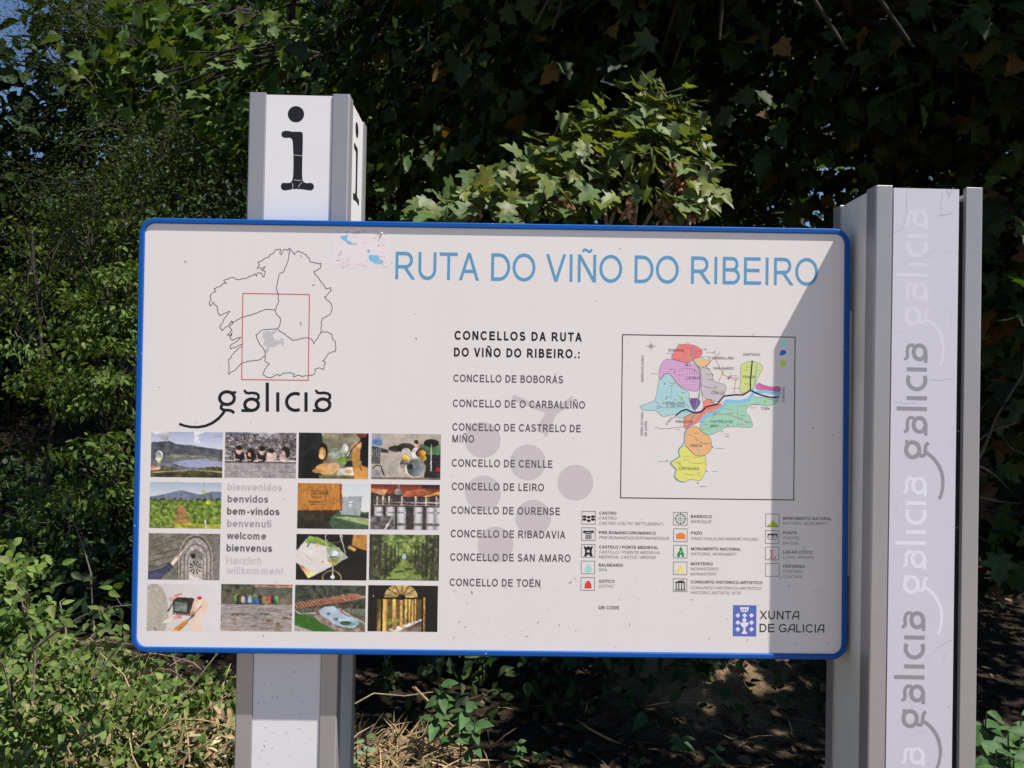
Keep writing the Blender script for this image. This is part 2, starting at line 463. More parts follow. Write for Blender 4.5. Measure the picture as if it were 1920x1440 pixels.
def earth_material():
    M, n, l, b = mat_new('earth_and_litter')
    a = noise(n, l, 7, 8, 0.7); c = noise(n, l, 60, 4, 0.6)
    r = ramp(n, l, a.outputs['Fac'], [(0.3, (0.03, 0.022, 0.014)), (0.5, (0.065, 0.048, 0.03)), (0.72, (0.13, 0.095, 0.06))])
    r2 = ramp(n, l, c.outputs['Fac'], [(0.3, (0.6, 0.6, 0.6)), (0.7, (1.15, 1.15, 1.15))])
    va = n.new('ShaderNodeVertexColor'); va.layer_name = 'tint'
    l.new(mixc(n, l, 1.0, mixc(n, l, 1.0, r.outputs[0], r2.outputs[0], 'MULTIPLY'), va.outputs[0], 'MULTIPLY'), b.inputs['Base Color'])
    b.inputs['Roughness'].default_value = 0.95; b.inputs['Specular IOR Level'].default_value = 0.15
    bpn = n.new('ShaderNodeBump'); bpn.inputs['Strength'].default_value = 0.9; bpn.inputs['Distance'].default_value = 0.03
    l.new(c.outputs['Fac'], bpn.inputs['Height']); l.new(bpn.outputs[0], b.inputs['Normal'])
    return M
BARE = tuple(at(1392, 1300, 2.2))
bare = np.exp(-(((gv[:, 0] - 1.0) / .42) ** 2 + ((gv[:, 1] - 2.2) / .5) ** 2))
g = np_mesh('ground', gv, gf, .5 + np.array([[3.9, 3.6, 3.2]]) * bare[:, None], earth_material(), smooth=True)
tag(g, kind='structure')
def pave_material():
    M, n, l, b = mat_new('bounce_concrete')
    a = noise(n, l, 3, 8, 0.7)
    r = ramp(n, l, a.outputs['Fac'], [(0.3, (0.28, 0.22, 0.16)), (0.7, (0.37, 0.30, 0.22))])
    l.new(r.outputs[0], b.inputs['Base Color']); b.inputs['Roughness'].default_value = 0.9
    return M
pv = MB(); pv.box(-30, 30, -9, -0.75, -0.1, 0.05)  # unseen paving, added pale and warm to bounce light onto the sign
tag(pv.build('bounce_pavement', pave_material()), kind='structure')

# ------------------------------------------------------------------ posts
def post(root, X0, yf, top, wd, dp, strip, gl, gr, panel_mat, side_mat, tilt=0.0, marks=None):
    """square column: four corner extrusions, recessed panels between them, dark core. Local frame: x 0..wd, y 0..dp, z 0..top"""
    M0 = Matrix.Translation((X0, yf, 0)) @ Matrix.Rotation(tilt, 4, 'Y')
    def fin(o):
        o.parent = root; o.matrix_parent_inverse = Matrix.Identity(4)
        o.matrix_local = Matrix.Translation(-Vector(root.location)) @ M0
        return o
    sd_ = 0.042
    for (cx, cy) in ((0, 0), (1, 0), (0, 1), (1, 1)):
        mb = MB(); t = 0.012
        x0, x1 = (0, strip) if cx == 0 else (wd - strip, wd)
        y0, y1 = (0, sd_) if cy == 0 else (dp - sd_, dp)
        # L profile, slightly rounded outer corner
        ox = 0.0035
        if cx == 0: prof = [(x1, y0), (x0 + ox, y0), (x0 + ox * .3, y0 + ox * .3), (x0, y0 + ox), (x0, y1), (x0 + t, y1), (x0 + t, y0 + t), (x1, y0 + t)]
        else: prof = [(x0, y0), (x0, y0 + t), (x1 - t, y0 + t), (x1 - t, y1), (x1, y1), (x1, y0 + ox), (x1 - ox * .3, y0 + ox * .3), (x1 - ox, y0)]
        if cy == 1:
            prof = [(p[0], 2 * dp - sd_ - (p[1]) if False else dp - (p[1] - y0)) for p in prof]
        n = len(prof)
        area = sum(prof[k][0] * prof[(k + 1) % n][1] - prof[(k + 1) % n][0] * prof[k][1] for k in range(n))
        if area < 0: prof = prof[::-1]
        vs = [(p[0], p[1], 0) for p in prof] + [(p[0], p[1], top) for p in prof]
        fs = [(k, (k + 1) % n, n + (k + 1) % n, n + k) for k in range(n)]
        tt = tess(prof)
        fs += [tuple(n + a for a in f) for f in tt]
        mb.add(vs, fs)
        o = fin(mb.build('corner_profile', M_alu))
        bv = o.modifiers.new('bevel', 'BEVEL'); bv.width = 0.0012; bv.segments = 2; bv.limit_method = 'ANGLE'
    mb = MB(); mb.box(0.016, wd - 0.016, 0.016, dp - 0.016, 0, top - 0.03)  # plain black box seen through the gaps beside the panels
    fin(mb.build('core', M_black))
    def pan(x0, x1, y0, y1, mat, name, tp=0.004, extra=None):
        mb = MB(); mb.box(x0, x1, y0, y1, 0, top - tp)
        if extra: mb.slot = 1; extra(mb, M0)
        return fin(mb.build(name, [mat, M_ink]))
    pan(strip + gl, wd - strip - gr, 0.0035, 0.0155, panel_mat, 'front_panel', extra=marks)
    pan(strip + .003, wd - strip - .003, dp - 0.0155, dp - 0.0035, side_mat, 'rear_panel')
    pan(0.0025, 0.0155, sd_ + 0.001, dp - sd_ - 0.001, side_mat[0] if isinstance(side_mat, tuple) else side_mat, 'side_panel')
    pan(wd - 0.0155, wd - 0.0025, sd_ + 0.001, dp - sd_ - 0.001, M_white if panel_mat is M_white else side_mat, 'side_panel')
    mb = MB(); mb.box(0.014, wd - 0.014, 0.014, dp - 0.014, top - 0.028, top - 0.022)
    fin(mb.build('top_cap', M_alu))
    return M0, fin

def right_marks(mb, M0):
    rr = random.Random(4); iv = M0.inverted()
    def rl(px, py):
        p = iv @ at(px, py, DR + 0.0035); return p.x, p.z
    def crack(pts, wmm):
        q = [rl(*p) for p in pts]
        vs, fs = ribbon(q, wmm * .001); mb.add([(v[0], 0.0035 - 0.00022, v[1]) for v in vs], fs, (.42, .41, .47))
    crack([(1703, 350), (1699, 375), (1702, 400), (1690, 430), (1676, 437)], .6)
    crack([(1757, 405), (1770, 403), (1783, 400), (1787, 395)], .7)
    crack([(1776, 357), (1780, 368), (1784, 360), (1787, 352)], 1.1)
    crack([(1768, 360), (1764, 385), (1766, 402)], .5)
    crack([(1741, 1235), (1757, 1215), (1775, 1204), (1785, 1200)], .6)
    crack([(1742, 710), (1760, 714), (1780, 710), (1787, 711)], .5)
    crack([(1675, 753), (1700, 757), (1720, 755)], .5)
    for k in range(26):
        x = rr.uniform(1672, 1784); y = rr.uniform(380, 1430); a = rr.uniform(-.5, .5) + (1.57 if rr.random() < .5 else 0)
        ln = rr.uniform(8, 40); crack([(x, y), (x + ln * .5 * math.cos(a) + rr.uniform(-3, 3), y + ln * .5 * math.sin(a)), (x + ln * math.cos(a), y + ln * math.sin(a))], .28)
def left_marks(mb, M0):
    rr = random.Random(8); iv = M0.inverted()
    def rl(px, py):
        p = iv @ at(px, py, GL + 0.0035); return p.x, p.z
    for k in range(42):
        x = rr.uniform(474, 590); y = rr.uniform(1240, 1436); a = rr.gauss(1.2, .6); L_ = rr.choice([1, 1.5, 2, 3, 5, 7])
        vs, fs = ribbon([rl(x, y), rl(x + L_ * .6 * math.cos(a), y - L_ * .5 * math.sin(a)), rl(x + L_ * math.cos(a), y - L_ * math.sin(a))], rr.uniform(.6, 1.5) * .001)
        mb.add([(v[0], 0.0035 - .0002, v[1]) for v in vs], fs, rr.choice([(.2, .19, .2), (.12, .11, .11), (.42, .4, .4)]))

GL = 0.037
xl = at(467, 176, GL).x; xr_ = at(656, 180, GL).x
WL = xr_ - xl
LTOP = at(560, 174, GL).z
left_post = empty('information_post', (xl + WL / 2, GL + .11, 0), 'square grey metal post topped with a white panel bearing a black letter i', 'post')
LTILT = 0.004
# tilt turns round the post's foot: keep its head where the photograph has it
ML, finL = post(left_post, xl - math.sin(LTILT) * LTOP, GL, LTOP, WL, 0.222, 0.0385, 0.0006, 0.0012, M_white, M_alu_side, LTILT, left_marks)
IX = [(485,482),(520,485),(555,492),(635,492),(648,497),(655,512),(656,600),(653,700),(651,800),(650,900),(653,950),(664,978),(690,988),(735,985),(757,996),(766,1020),(760,1045),(740,1059),(710,1058),(680,1052),(640,1047),(600,1045),(560,1047),(520,1055),(490,1060),(465,1057),(448,1040),(444,1015),(452,995),(470,985),(500,988),(530,986),(548,975),(558,950),(563,920),(566,800),(564,700),(560,620),(555,575),(545,557),(525,550),(490,553),(465,548),(450,532),(448,510),(458,492)]
def i_conv(p): return (440 + p[0] / 5.143, 150 + p[1] / 5.143)
def i_mark(name, side):
    mb = MB()
    base = at(*i_conv((298, 1340)), GL)              # lower left of the white panel
    def loc(p):
        q = at(*i_conv(p), GL); return q.x - xl, q.z
    black = (0.014, 0.014, 0.016); white = (0.6, 0.6, 0.62)
    polys = [(IX, black, 0), ([(588 + 79 * math.cos(2 * math.pi * k / 36), 323 + 79 * math.sin(2 * math.pi * k / 36)) for k in range(36)], black, 0)]
    scr = [[(568, 716), (600, 720), (648, 724)], [(570, 958), (610, 962), (646, 960)], [(552, 985), (562, 1010), (555, 1060)], [(650, 980), (625, 1005), (615, 1030)]]
    def emit(q2, fs, c, lift):
        if not side: mb.add([(a, 0.0035 - lift, b) for a, b in q2], fs, c)
        else: mb.add([(WL - 0.0025 + lift, a - WL / 2 + 0.111, b) for a, b in q2], fs, c)
    for pts, c, _ in polys:
        q2 = [loc(p) for p in pts]; emit(q2, tess(q2), c, 0.0001)
    if not side:
        for s in scr:
            vs, fs = ribbon([loc(p) for p in s], 0.0011); emit([tuple(v) for v in vs], fs, white, 0.0002)
    return finL(mb.build(name, M_ink))
i_mark('letter_mark', False)
i_mark('letter_mark', True)

# right post
DR = -0.0955; XR = 0.8075
RTOP = at(1650, 347, DR).z
WR = 0.2315
right_post = empty('wordmark_post', (XR + WR / 2, 0.02, 0), 'square grey metal post with a lavender white strip of repeated upright grey lettering', 'post')
RTILT = rad(0.42)
MR, finR = post(right_post, XR - math.sin(RTILT) * ZB + 0.001, DR, RTOP, WR, 0.217, 0.0365, 0.0042, 0.0135, M_lav, M_alu_side, RTILT, right_marks)
inv = MR.inverted()
def rloc(px, py, lift=0.0):
    """photo pixel -> local (x, z) on the right post's front panel"""
    p = inv @ at(px, py, DR + 0.0035); return p.x, p.z
WM = wordmark(1.32)
def post_word(px_base, py_left, py_right, col, lift, name='wordmark'):
    """the word reads upwards: py_left is where its tail begins (low), py_right its end (high), px_base its baseline"""
    x0, z0 = rloc(px_base[0], py_left); x1, z1 = rloc(px_base[1], py_right)
    k = (z1 - z0) / 884.0; ky = k * 1.03
    mb = MB()
    for i_, (vs, fs) in enumerate(WM):
        mb.add([(x0 + (x1 - x0) * v[0] / 884 - v[1] * ky, 0.0035 - lift - 1.2e-5 * (i_ % 4), z0 + v[0] * k) for v in vs], fs, col)
    return finR(mb.build(name, M_ink))
grey_w = (0.30, 0.29, 0.325); pale_w = (0.76, 0.75, 0.83)
post_word((1738, 1739), 685, 395, (0.685, 0.668, 0.742), .00006)
post_word((1738, 1738), 935, 645, grey_w, .00014)
post_word((1735, 1737), 1189, 895, pale_w, .00006)
post_word((1733, 1734), 1440, 1147, grey_w, .00014)
post_word((1731, 1733), 1690, 1402, pale_w, .00006)

# ------------------------------------------------------------------ the information board
BW, BH = 1.6, 0.96955
board = empty('information_board', (0, 0, ZB), 'wide white tourist information board in a blue frame held between two posts', 'information board')
def rrect(hw, hh, r, n=8):
    o = []
    for cx, cz, a0 in ((hw - r, hh - r, 0), (-hw + r, hh - r, 90), (-hw + r, -hh + r, 180), (hw - r, -hh + r, 270)):
        for k in range(n + 1):
            a = rad(a0 + 90 * k / n); o.append((cx + r * math.cos(a), cz + r * math.sin(a)))
    return o
FWD = 0.0122
out_, mid_o, mid_i, in_ = rrect(BW / 2, BH / 2, .036), rrect(BW / 2 - .0025, BH / 2 - .0025, .0335), rrect(BW / 2 - FWD + .002, BH / 2 - FWD + .002, .0245), rrect(BW / 2 - FWD, BH / 2 - FWD, .0225)
LIP = -0.0048
rings = [(out_, 0.030), (out_, LIP + .0025), (mid_o, LIP), (mid_i, LIP), (in_, LIP + .0015), (in_, 0.030)]
mb = MB(); n = len(out_)
for k, (r_, y) in enumerate(rings): mb.v += [(a, y, b + ZB) for a, b in r_]
mb.c = [(1, 1, 1, 1)] * len(mb.v)
for k in range(len(rings)):
    for i_ in range(n):
        a, b = k * n + i_, k * n + (i_ + 1) % n; c2 = (k + 1) % len(rings)
        mb.f.append((a, b, c2 * n + (i_ + 1) % n, c2 * n + i_))
fr = mb.build('frame', M_frame, board)
pin = rrect(BW / 2 - FWD + .0003, BH / 2 - FWD + .0003, .0225); mb = MB(); n = len(pin)
mb.add([(a, 0, b + ZB) for a, b in pin] + [(a, .004, b + ZB) for a, b in pin], [tuple(range(n))[::-1], tuple(range(n, 2 * n))] + [(k, (k + 1) % n, n + (k + 1) % n, n + k) for k in range(n)])
mb.slot = 1; r4 = random.Random(9)
for k in range(120):
    x = r4.uniform(285, 1570); y = r4.uniform(450, 1205)
    if r4.random() < .45: x = r4.uniform(840, 1560); y = r4.uniform(1080, 1215)
    if 1105 < x < 1175 and 1128 < y < 1150: continue
    a = r4.uniform(0, 3.14); L_ = r4.choice([1.2, 1.6, 2.0, 3.5, 6]); c = ink(*[r4.choice([120, 150, 170, 180])] * 3)
    line_px(mb, [(x, y), (x + L_ * math.cos(a), y + L_ * math.sin(a))], r4.uniform(.7, 1.5), -.00028 - k * 1e-6, c)
mb.build('panel', [M_panel, M_ink], board)
for bx in (-.5, -.43):
    mb = MB(); mb.box(bx - .012, bx + .012, .0305, .0365, ZB - .35, ZB + .35); mb.build('bracket', M_alu, board)
mb = MB(); mb.box(.801, .8085, .004, .028, ZB - .3, ZB + .3); mb.build('bracket', M_alu, board)

YP, YT = -0.0006, -0.0012
LS = 0.12                                   # print layers sit microns apart
def part(name, fill, label=None, parent=None):
    mb = MB(); fill(mb); mb.v = [(v[0], v[1] * LS, v[2]) for v in mb.v]
    o = mb.build(name, M_ink, board)
    if parent is not None:
        o.parent = parent; o.matrix_parent_inverse = Matrix.Identity(4)
    if label: o['label'] = label
    return o
BLK = (0.012, 0.011, 0.012); LIST = ink(88, 82, 87); LEG = ink(62, 60, 63); LEGI = ink(98, 94, 97)

part('title_lettering', lambda m: text(m, 'RUTA DO VIÑO DO RIBEIRO', 741, 1534, 523.5, 52, .125, ink(92, 150, 186)))
def f(m):
    text(m, 'CONCELLOS DA RUTA', 852, 1091, 637, 17, .215, BLK, track=.12); text(m, 'DO VIÑO DO RIBEIRO.:', 851, 1087, 668.5, 17, .215, BLK, track=.12)
part('heading_lettering', f)
for rows in ([('CONCELLO DE BOBORÁS', 850, 1056, 716)], [('CONCELLO DE O CARBALLIÑO', 849, 1097, 763)], [('CONCELLO DE CASTRELO DE', 848, 1089, 807.5), ('MIÑO', 848, 889, 829.5)],
             [('CONCELLO DE CENLLE', 847, 1036, 875)], [('CONCELLO DE LEIRO', 847, 1020, 919)], [('CONCELLO DE OURENSE', 846, 1050, 963.5)],
             [('CONCELLO DE RIBADAVIA', 845, 1060, 1007.5)], [('CONCELLO DE SAN AMARO', 844, 1070, 1051.5)], [('CONCELLO DE TOÉN', 843, 1013, 1099)]):
    part('town_name', lambda m: [text(m, s, a, b, y, 14.2, .178, LIST, track=.06) for s, a, b, y in rows])
for s, a, b, y, c in (('bienvenidos', 426, 529, 919.5, (190, 184, 186)), ('benvidos', 426, 503, 942, (124, 120, 124)), ('bem-vindos', 425, 524, 965, (100, 96, 102)), ('benvenuti', 425, 508, 988, (165, 160, 163)),
                      ('welcome', 425, 499, 1011, (116, 112, 116)), ('bienvenus', 424, 510, 1034, (98, 95, 100)), ('Herzlich', 424, 490, 1057.5, (198, 192, 194)), ('willkommen!', 424, 530, 1076, (198, 192, 194))):
    part('greeting_word', lambda m: text(m, s, a, b, y, 13.6, .2, ink(*c)))

# grape emblem behind the list
EMB = ink(196, 187, 189)
def f(m):
    for c in ((905, 825), (990, 867), (1079, 905), (906, 925), (1000, 971), (929, 1021)): disc_px(m, c, 33.5, 33.5, YP, EMB, n=48)
    z = lambda p: (820 + p[0] / 2.717, 590 + p[1] / 2.717)
    poly_px(m, [(386, 407), (470, 440), (560, 472), (600, 462), (650, 440), (688, 412), (692, 440), (660, 475), (625, 495), (600, 520), (585, 560), (555, 628), (540, 605), (505, 588), (525, 545), (550, 500), (470, 470), (380, 433)], YP, EMB, z)
part('grape_emblem', f)

# wordmark on the board
WM = wordmark(1.12)
def f(m):
    z = lambda p: (240 + (p[0] + 296) / 3.097, 390 + (1183 - p[1]) / 3.097)
    for k, (vs, fs) in enumerate(WM):
        y = YT - 2e-5 * k; m.add([(*(lambda q: (q[0], y, q[1]))(bp(*z(v), y)),) for v in vs], fs, BLK)
part('wordmark', f)

# outline map of the region
zm = lambda p: (240 + p[0] / 3.097, 390 + p[1] / 3.097)
rj = random.Random(12)
def rough(pts, amp, n=3):
    o = []
    for (a, b) in zip(pts, pts[1:]):
        d = math.hypot(b[0] - a[0], b[1] - a[1]); k = max(1, int(d / 9))
        for i_ in range(k):
            t = i_ / k; o.append((a[0] + (b[0] - a[0]) * t + (rj.uniform(-amp, amp) if i_ else 0), a[1] + (b[1] - a[1]) * t + (rj.uniform(-amp, amp) if i_ else 0)))
    return o + [pts[-1]]
COAST = [(938,232),(925,245),(905,240),(890,270),(880,262),(885,238),(860,240),(845,262),(825,268),(820,282),(800,288),(775,308),(753,316),(762,330),(750,350),(785,345),(800,336),(790,352),(775,360),(798,368),(788,400),(775,378),(750,376),(745,395),(735,380),(720,392),(702,395),(695,405),(640,416),(608,402),(585,408),(555,420),(572,436),(550,440),(535,455),(500,466),(508,485),(492,490),(475,512),(482,535),(470,555),(478,570),(490,548),(515,568),(520,600),(532,625),(560,610),(590,600),(560,640),(545,670),(532,690),(545,712),(560,695),(585,678),(600,655),(610,665),(588,690),(602,710),(575,735),(600,740),(605,720),(590,750),(605,768),(640,752),(660,750),(640,768),(620,780),(595,795),(595,818),(625,808),(665,790),(660,805),(640,815),(605,850),(598,868),(583,878),(585,965)]
BORDER = [(585,965),(615,945),(640,920),(660,900),(700,890),(755,884),(795,860),(795,890),(820,905),(800,930),(782,958),(800,980),(830,985),(870,965),(880,975),(900,960),(935,955),(965,965),(960,980),(985,970),(1010,980),(1045,975),(1080,965),(1085,935),(1105,928),(1135,938),(1145,895),(1130,888),(1160,850),(1185,835),(1205,830),(1205,775),(1188,760),(1185,735),(1155,718),(1120,722),(1080,788),(1068,765),(1040,752),(1010,758),(960,768),(920,742),(905,730),(880,715),(868,700)]
EAST = [(938,232),(945,245),(958,255),(965,270),(985,248),(1010,260),(1035,272),(1062,315),(1090,320),(1122,322),(1115,350),(1080,368),(1085,385),(1110,410),(1125,435),(1150,470),(1175,462),(1180,480),(1142,515),(1150,530),(1172,545),(1185,580),(1178,610),(1150,630),(1128,640),(1120,690),(1118,722)]
INNER = [[(938,240),(932,290),(915,340),(905,370),(880,380),(868,420),(860,460),(872,510),(872,550),(852,590),(860,615),(885,640),(880,680),(868,700)],
         [(852,590),(810,588),(780,595),(755,605),(720,618),(685,628),(650,640),(625,655),(600,665)], [(868,700),(830,705),(790,705),(760,722),(742,735),(755,770),(770,800),(795,830),(795,860)]]
OUTL = ink(85, 80, 82)
def f(m):
    for pts in (COAST, BORDER, EAST, *INNER): line_px(m, rough(pts, 3.4), 1.35, YT, OUTL, zm)
mp_ = part('region_map', f)
part('map_highlight', lambda m: poly_px(m, [(782,720),(815,712),(835,720),(855,708),(868,712),(840,740),(850,765),(880,770),(885,755),(902,760),(905,790),(895,802),(885,785),(850,808),(820,808),(815,840),(800,843),(795,825),(812,810),(785,790),(795,770),(780,745)], YP - .0001, ink(188, 186, 186), zm))
def f(m): line_px(m, [(666,495),(1053,502),(1046,1000),(659,996),(666,495)], 1.6, YT - .0003, ink(205, 62, 66), zm)
part('red_rectangle', f)

# ---- the route map
zr = lambda p: (1150 + p[0] / 4.236, 610 + p[1] / 4.236)
AREAS = [
 ((232,104,98), [(520,150),(560,148),(640,155),(690,180),(715,215),(690,250),(640,262),(615,300),(540,290),(450,262),(480,215)]),
 ((232,176,120), [(640,262),(700,252),(720,275),(775,275),(770,300),(735,330),(690,335),(650,310),(632,285)]),
 ((190,178,184), [(690,335),(745,325),(770,360),(790,400),(795,440),(840,462),(890,465),(898,500),(880,560),(840,610),(785,600),(780,585),(720,590),(690,480)]),
 ((214,160,205), [(450,262),(540,290),(615,300),(690,340),(695,430),(680,530),(610,520),(550,495),(500,460),(480,420),(440,380),(400,385),(385,430),(358,432),(365,330),(400,275)]),
 ((156,202,204), [(360,432),(385,430),(400,395),(430,378),(465,400),(500,460),(550,505),(610,530),(600,590),(620,640),(650,690),(590,715),(550,740),(510,735),(490,705),(440,715),(390,730),(355,690),(330,672),(250,680),(215,660),(208,640),(270,620),(330,600),(345,540)]),
 ((122,62,140), [(600,580),(685,580),(692,620),(650,682),(622,642)]),
 ((228,118,92), [(715,590),(780,588),(790,620),(870,630),(880,650),(830,680),(740,690),(720,720),(690,760),(640,790),(610,800),(570,830),(560,790),(555,740),(590,715),(640,690),(700,680),(720,650)]),
 ((140,200,170), [(870,640),(890,600),(1000,622),(1060,600),(1080,562),(1150,570),(1320,575),(1310,610),(1250,640),(1190,640),(1140,620),(1070,640),(1045,690),(1085,720),(1110,790),(1100,815),(1000,805),(890,805),(860,830),(790,865),(750,872),(700,845),(680,810),(720,730),(790,710),(850,690)]),
 ((196,208,105), [(1005,315),(1060,290),(1105,283),(1150,295),(1190,320),(1180,365),(1150,410),(1120,500),(1090,520),(1050,540),(1000,535),(1010,440),(1015,380)]),
 ((210,80,150), [(1150,450),(1190,475),(1250,490),(1310,483),(1332,500),(1325,535),(1240,530),(1180,515),(1120,505)]),
 ((232,165,98), [(600,810),(640,800),(680,812),(700,845),(750,872),(780,910),(782,960),(770,1010),(700,1045),(640,1030),(600,980),(568,950),(565,880),(575,840)]),
 ((222,216,88), [(568,950),(600,985),(640,1030),(700,1045),(730,1025),(738,1090),(735,1150),(700,1240),(650,1230),(610,1220),(570,1248),(520,1240),(482,1215),(490,1170),(500,1145),(455,1115),(450,1085),(520,1050),(530,1030),(510,1000),(525,970)])]
def map_base(m):
    box_line(m, 1166.5, 626.5, 1489.5, 938.5, 1.8, YT, ink(35, 34, 36)); map_trivia(m)
ROUTE = []
for c, pts in AREAS:
    def f(m, c=c, pts=pts):
        q = pts + [pts[0]]; sm = []
        for k in range(len(pts)):
            a, b, c_ = pts[k - 1], pts[k], pts[(k + 1) % len(pts)]
            for t in (.0, .33, .66):
                mid0 = ((a[0] + b[0]) / 2, (a[1] + b[1]) / 2); mid1 = ((b[0] + c_[0]) / 2, (b[1] + c_[1]) / 2)
                sm.append(((1 - t) ** 2 * mid0[0] + 2 * t * (1 - t) * b[0] + t * t * mid1[0], (1 - t) ** 2 * mid0[1] + 2 * t * (1 - t) * b[1] + t * t * mid1[1]))
        poly_px(m, sm, YP, ink(*[v * .78 + 216 * .22 for v in c]), zr)
        line_px(m, sm + [sm[0]], .8, YP - .0001, ink(120, 118, 110), zr)
    ROUTE.append(('municipality_area', f))
def dots(m, poly, col, step, r):
    x0 = min(p[0] for p in poly); x1 = max(p[0] for p in poly); y0 = min(p[1] for p in poly); y1 = max(p[1] for p in poly)
    def inside(x, y):
        c = False
        for k in range(len(poly)):
            a, b = poly[k - 1], poly[k]
            if (a[1] > y) != (b[1] > y) and x < (b[0] - a[0]) * (y - a[1]) / (b[1] - a[1]) + a[0]: c = not c
        return c
    y = y0
    while y < y1:
        x = x0
        while x < x1:
            if inside(x, y): poly_px(m, [(x - r, y - r), (x + r, y - r), (x + r, y + r), (x - r, y + r)], YP - .0002, col, zr)
            x += step
        y += step

def map_dots(m):
    dots(m, AREAS[3][1], ink(160, 85, 160), 13, 2.7); dots(m, AREAS[5][1], ink(70, 30, 95), 11, 3); dots(m, [(520,150),(640,155),(715,215),(690,250),(640,250),(620,200)], ink(190, 70, 90), 12, 2.5)
    dots(m, [(1150,455),(1250,492),(1332,500),(1325,535),(1180,512)], ink(140, 30, 100), 11, 2.6)
for pts, wd, c in (([(1330,545),(1200,525),(1115,535),(1075,590),(1000,606),(900,600),(870,660),(790,695),(720,730),(690,775)], 6, (130, 190, 220)),
    ([(622,170),(625,260),(650,300),(685,340),(690,430),(686,530),(660,640),(648,700),(600,795),(568,850),(562,930),(515,1000),(530,1040),(452,1090),(500,1145),(485,1200),(520,1238),(560,1246)], 2.0, (90, 150, 175)),
    ([(1140,310),(1130,420),(1110,520)], 2.4, (120, 185, 205)), ([(640,960),(670,980),(690,1040)], 1.4, (120, 180, 200))):
    ROUTE.append(('river', lambda m, pts=pts, wd=wd, c=c: line_px(m, pts, wd, YP - .0003, ink(*c), zr)))
for pts in ([(355,820),(420,822),(500,812),(590,800),(640,770),(690,730),(725,660),(710,590),(697,500),(700,420),(690,350)], [(690,350),(740,320),(790,270),(850,215)], [(800,250),(840,320),(868,375),(835,455)],
            [(870,390),(920,415),(1000,418)], [(975,425),(960,540)], [(720,670),(830,640),(880,600)], [(800,710),(900,705),(980,730),(1080,775)]):
    ROUTE.append(('road', lambda m, pts=pts: line_px(m, pts, .9, YP - .0005, ink(205, 80, 95), zr)))
ROUTE.append(('motorway', lambda m: (line_px(m, [(497,715),(540,682),(580,668),(610,680),(640,694),(680,694),(705,682),(735,650),(780,637),(830,625),(855,590),(880,562),(960,552),(1030,552),(1060,535),(1090,515),(1130,535),(1180,555),(1250,572),(1322,568)], 2.7, YP - .0007, ink(28, 28, 72), zr),
    line_px(m, [(1090,517),(1090,440),(1105,280)], 2.5, YP - .0008, ink(28, 28, 72), zr))))
def place(m, s, a, b, y, cap=21): text(m, s, *(zr((a, y))[0], zr((b, y))[0]), zr((a, y))[1], cap / 4.236, .13, ink(70, 66, 70), y=YP - .0009)
for s, a, b, y in (('BOBORÁS', 440, 565, 207), ('O CARBALLIÑO', 757, 958, 268), ('SAN AMARO', 797, 957, 350), ('SANTIAGO', 1033, 1168, 240), ('PUNXÍN', 1032, 1130, 420), ('LEIRO', 578, 690, 428),
                   ('CENLLE', 780, 882, 546), ('CARBALLEDA', 392, 566, 626), ('DE AVIA', 455, 568, 651), ('RIBADAVIA', 497, 632, 774), ('CASTRELO DE', 770, 950, 774), ('MIÑO', 772, 838, 808),
                   ('TOÉN', 1172, 1242, 671), ('ARNOIA', 610, 708, 965), ('CORTEGADA', 518, 684, 1147)): ROUTE.append(('place_name', lambda m, s=s, a=a, b=b, y=y: place(m, s, a, b, y)))
def vt(m, s, x0, y0, x1, y1, cap):
    sh, a, b = text_shapes(s, .13); p0 = bp(*zr((x0, y0)), YP - .0009); p1 = bp(*zr((x1, y1)), YP - .0009); ch = cap / 4.236 * 1.74 / F
    L_ = math.hypot(p1[0] - p0[0], p1[1] - p0[1]); u = ((p1[0] - p0[0]) / L_, (p1[1] - p0[1]) / L_); k = L_ / (b - a)
    put(m, sh, lambda v: (p0[0] + u[0] * (v[0] - a) * k - u[1] * v[1] * ch, p0[1] + u[1] * (v[0] - a) * k + u[0] * v[1] * ch), YP - .0009, ink(80, 76, 80))
for r_ in (('SERRA DO SUÍDO', 241, 450, 243, 238, 19), ('SERRA DO FARO', 236, 880, 240, 686, 19), ('DE AVIÓN', 268, 880, 270, 762, 19), ('OURENSE', 1362, 616, 1364, 492, 20), ('A VIGO', 425, 795, 478, 738, 19)):
    ROUTE.append(('place_name', lambda m, r_=r_: vt(m, *r_)))
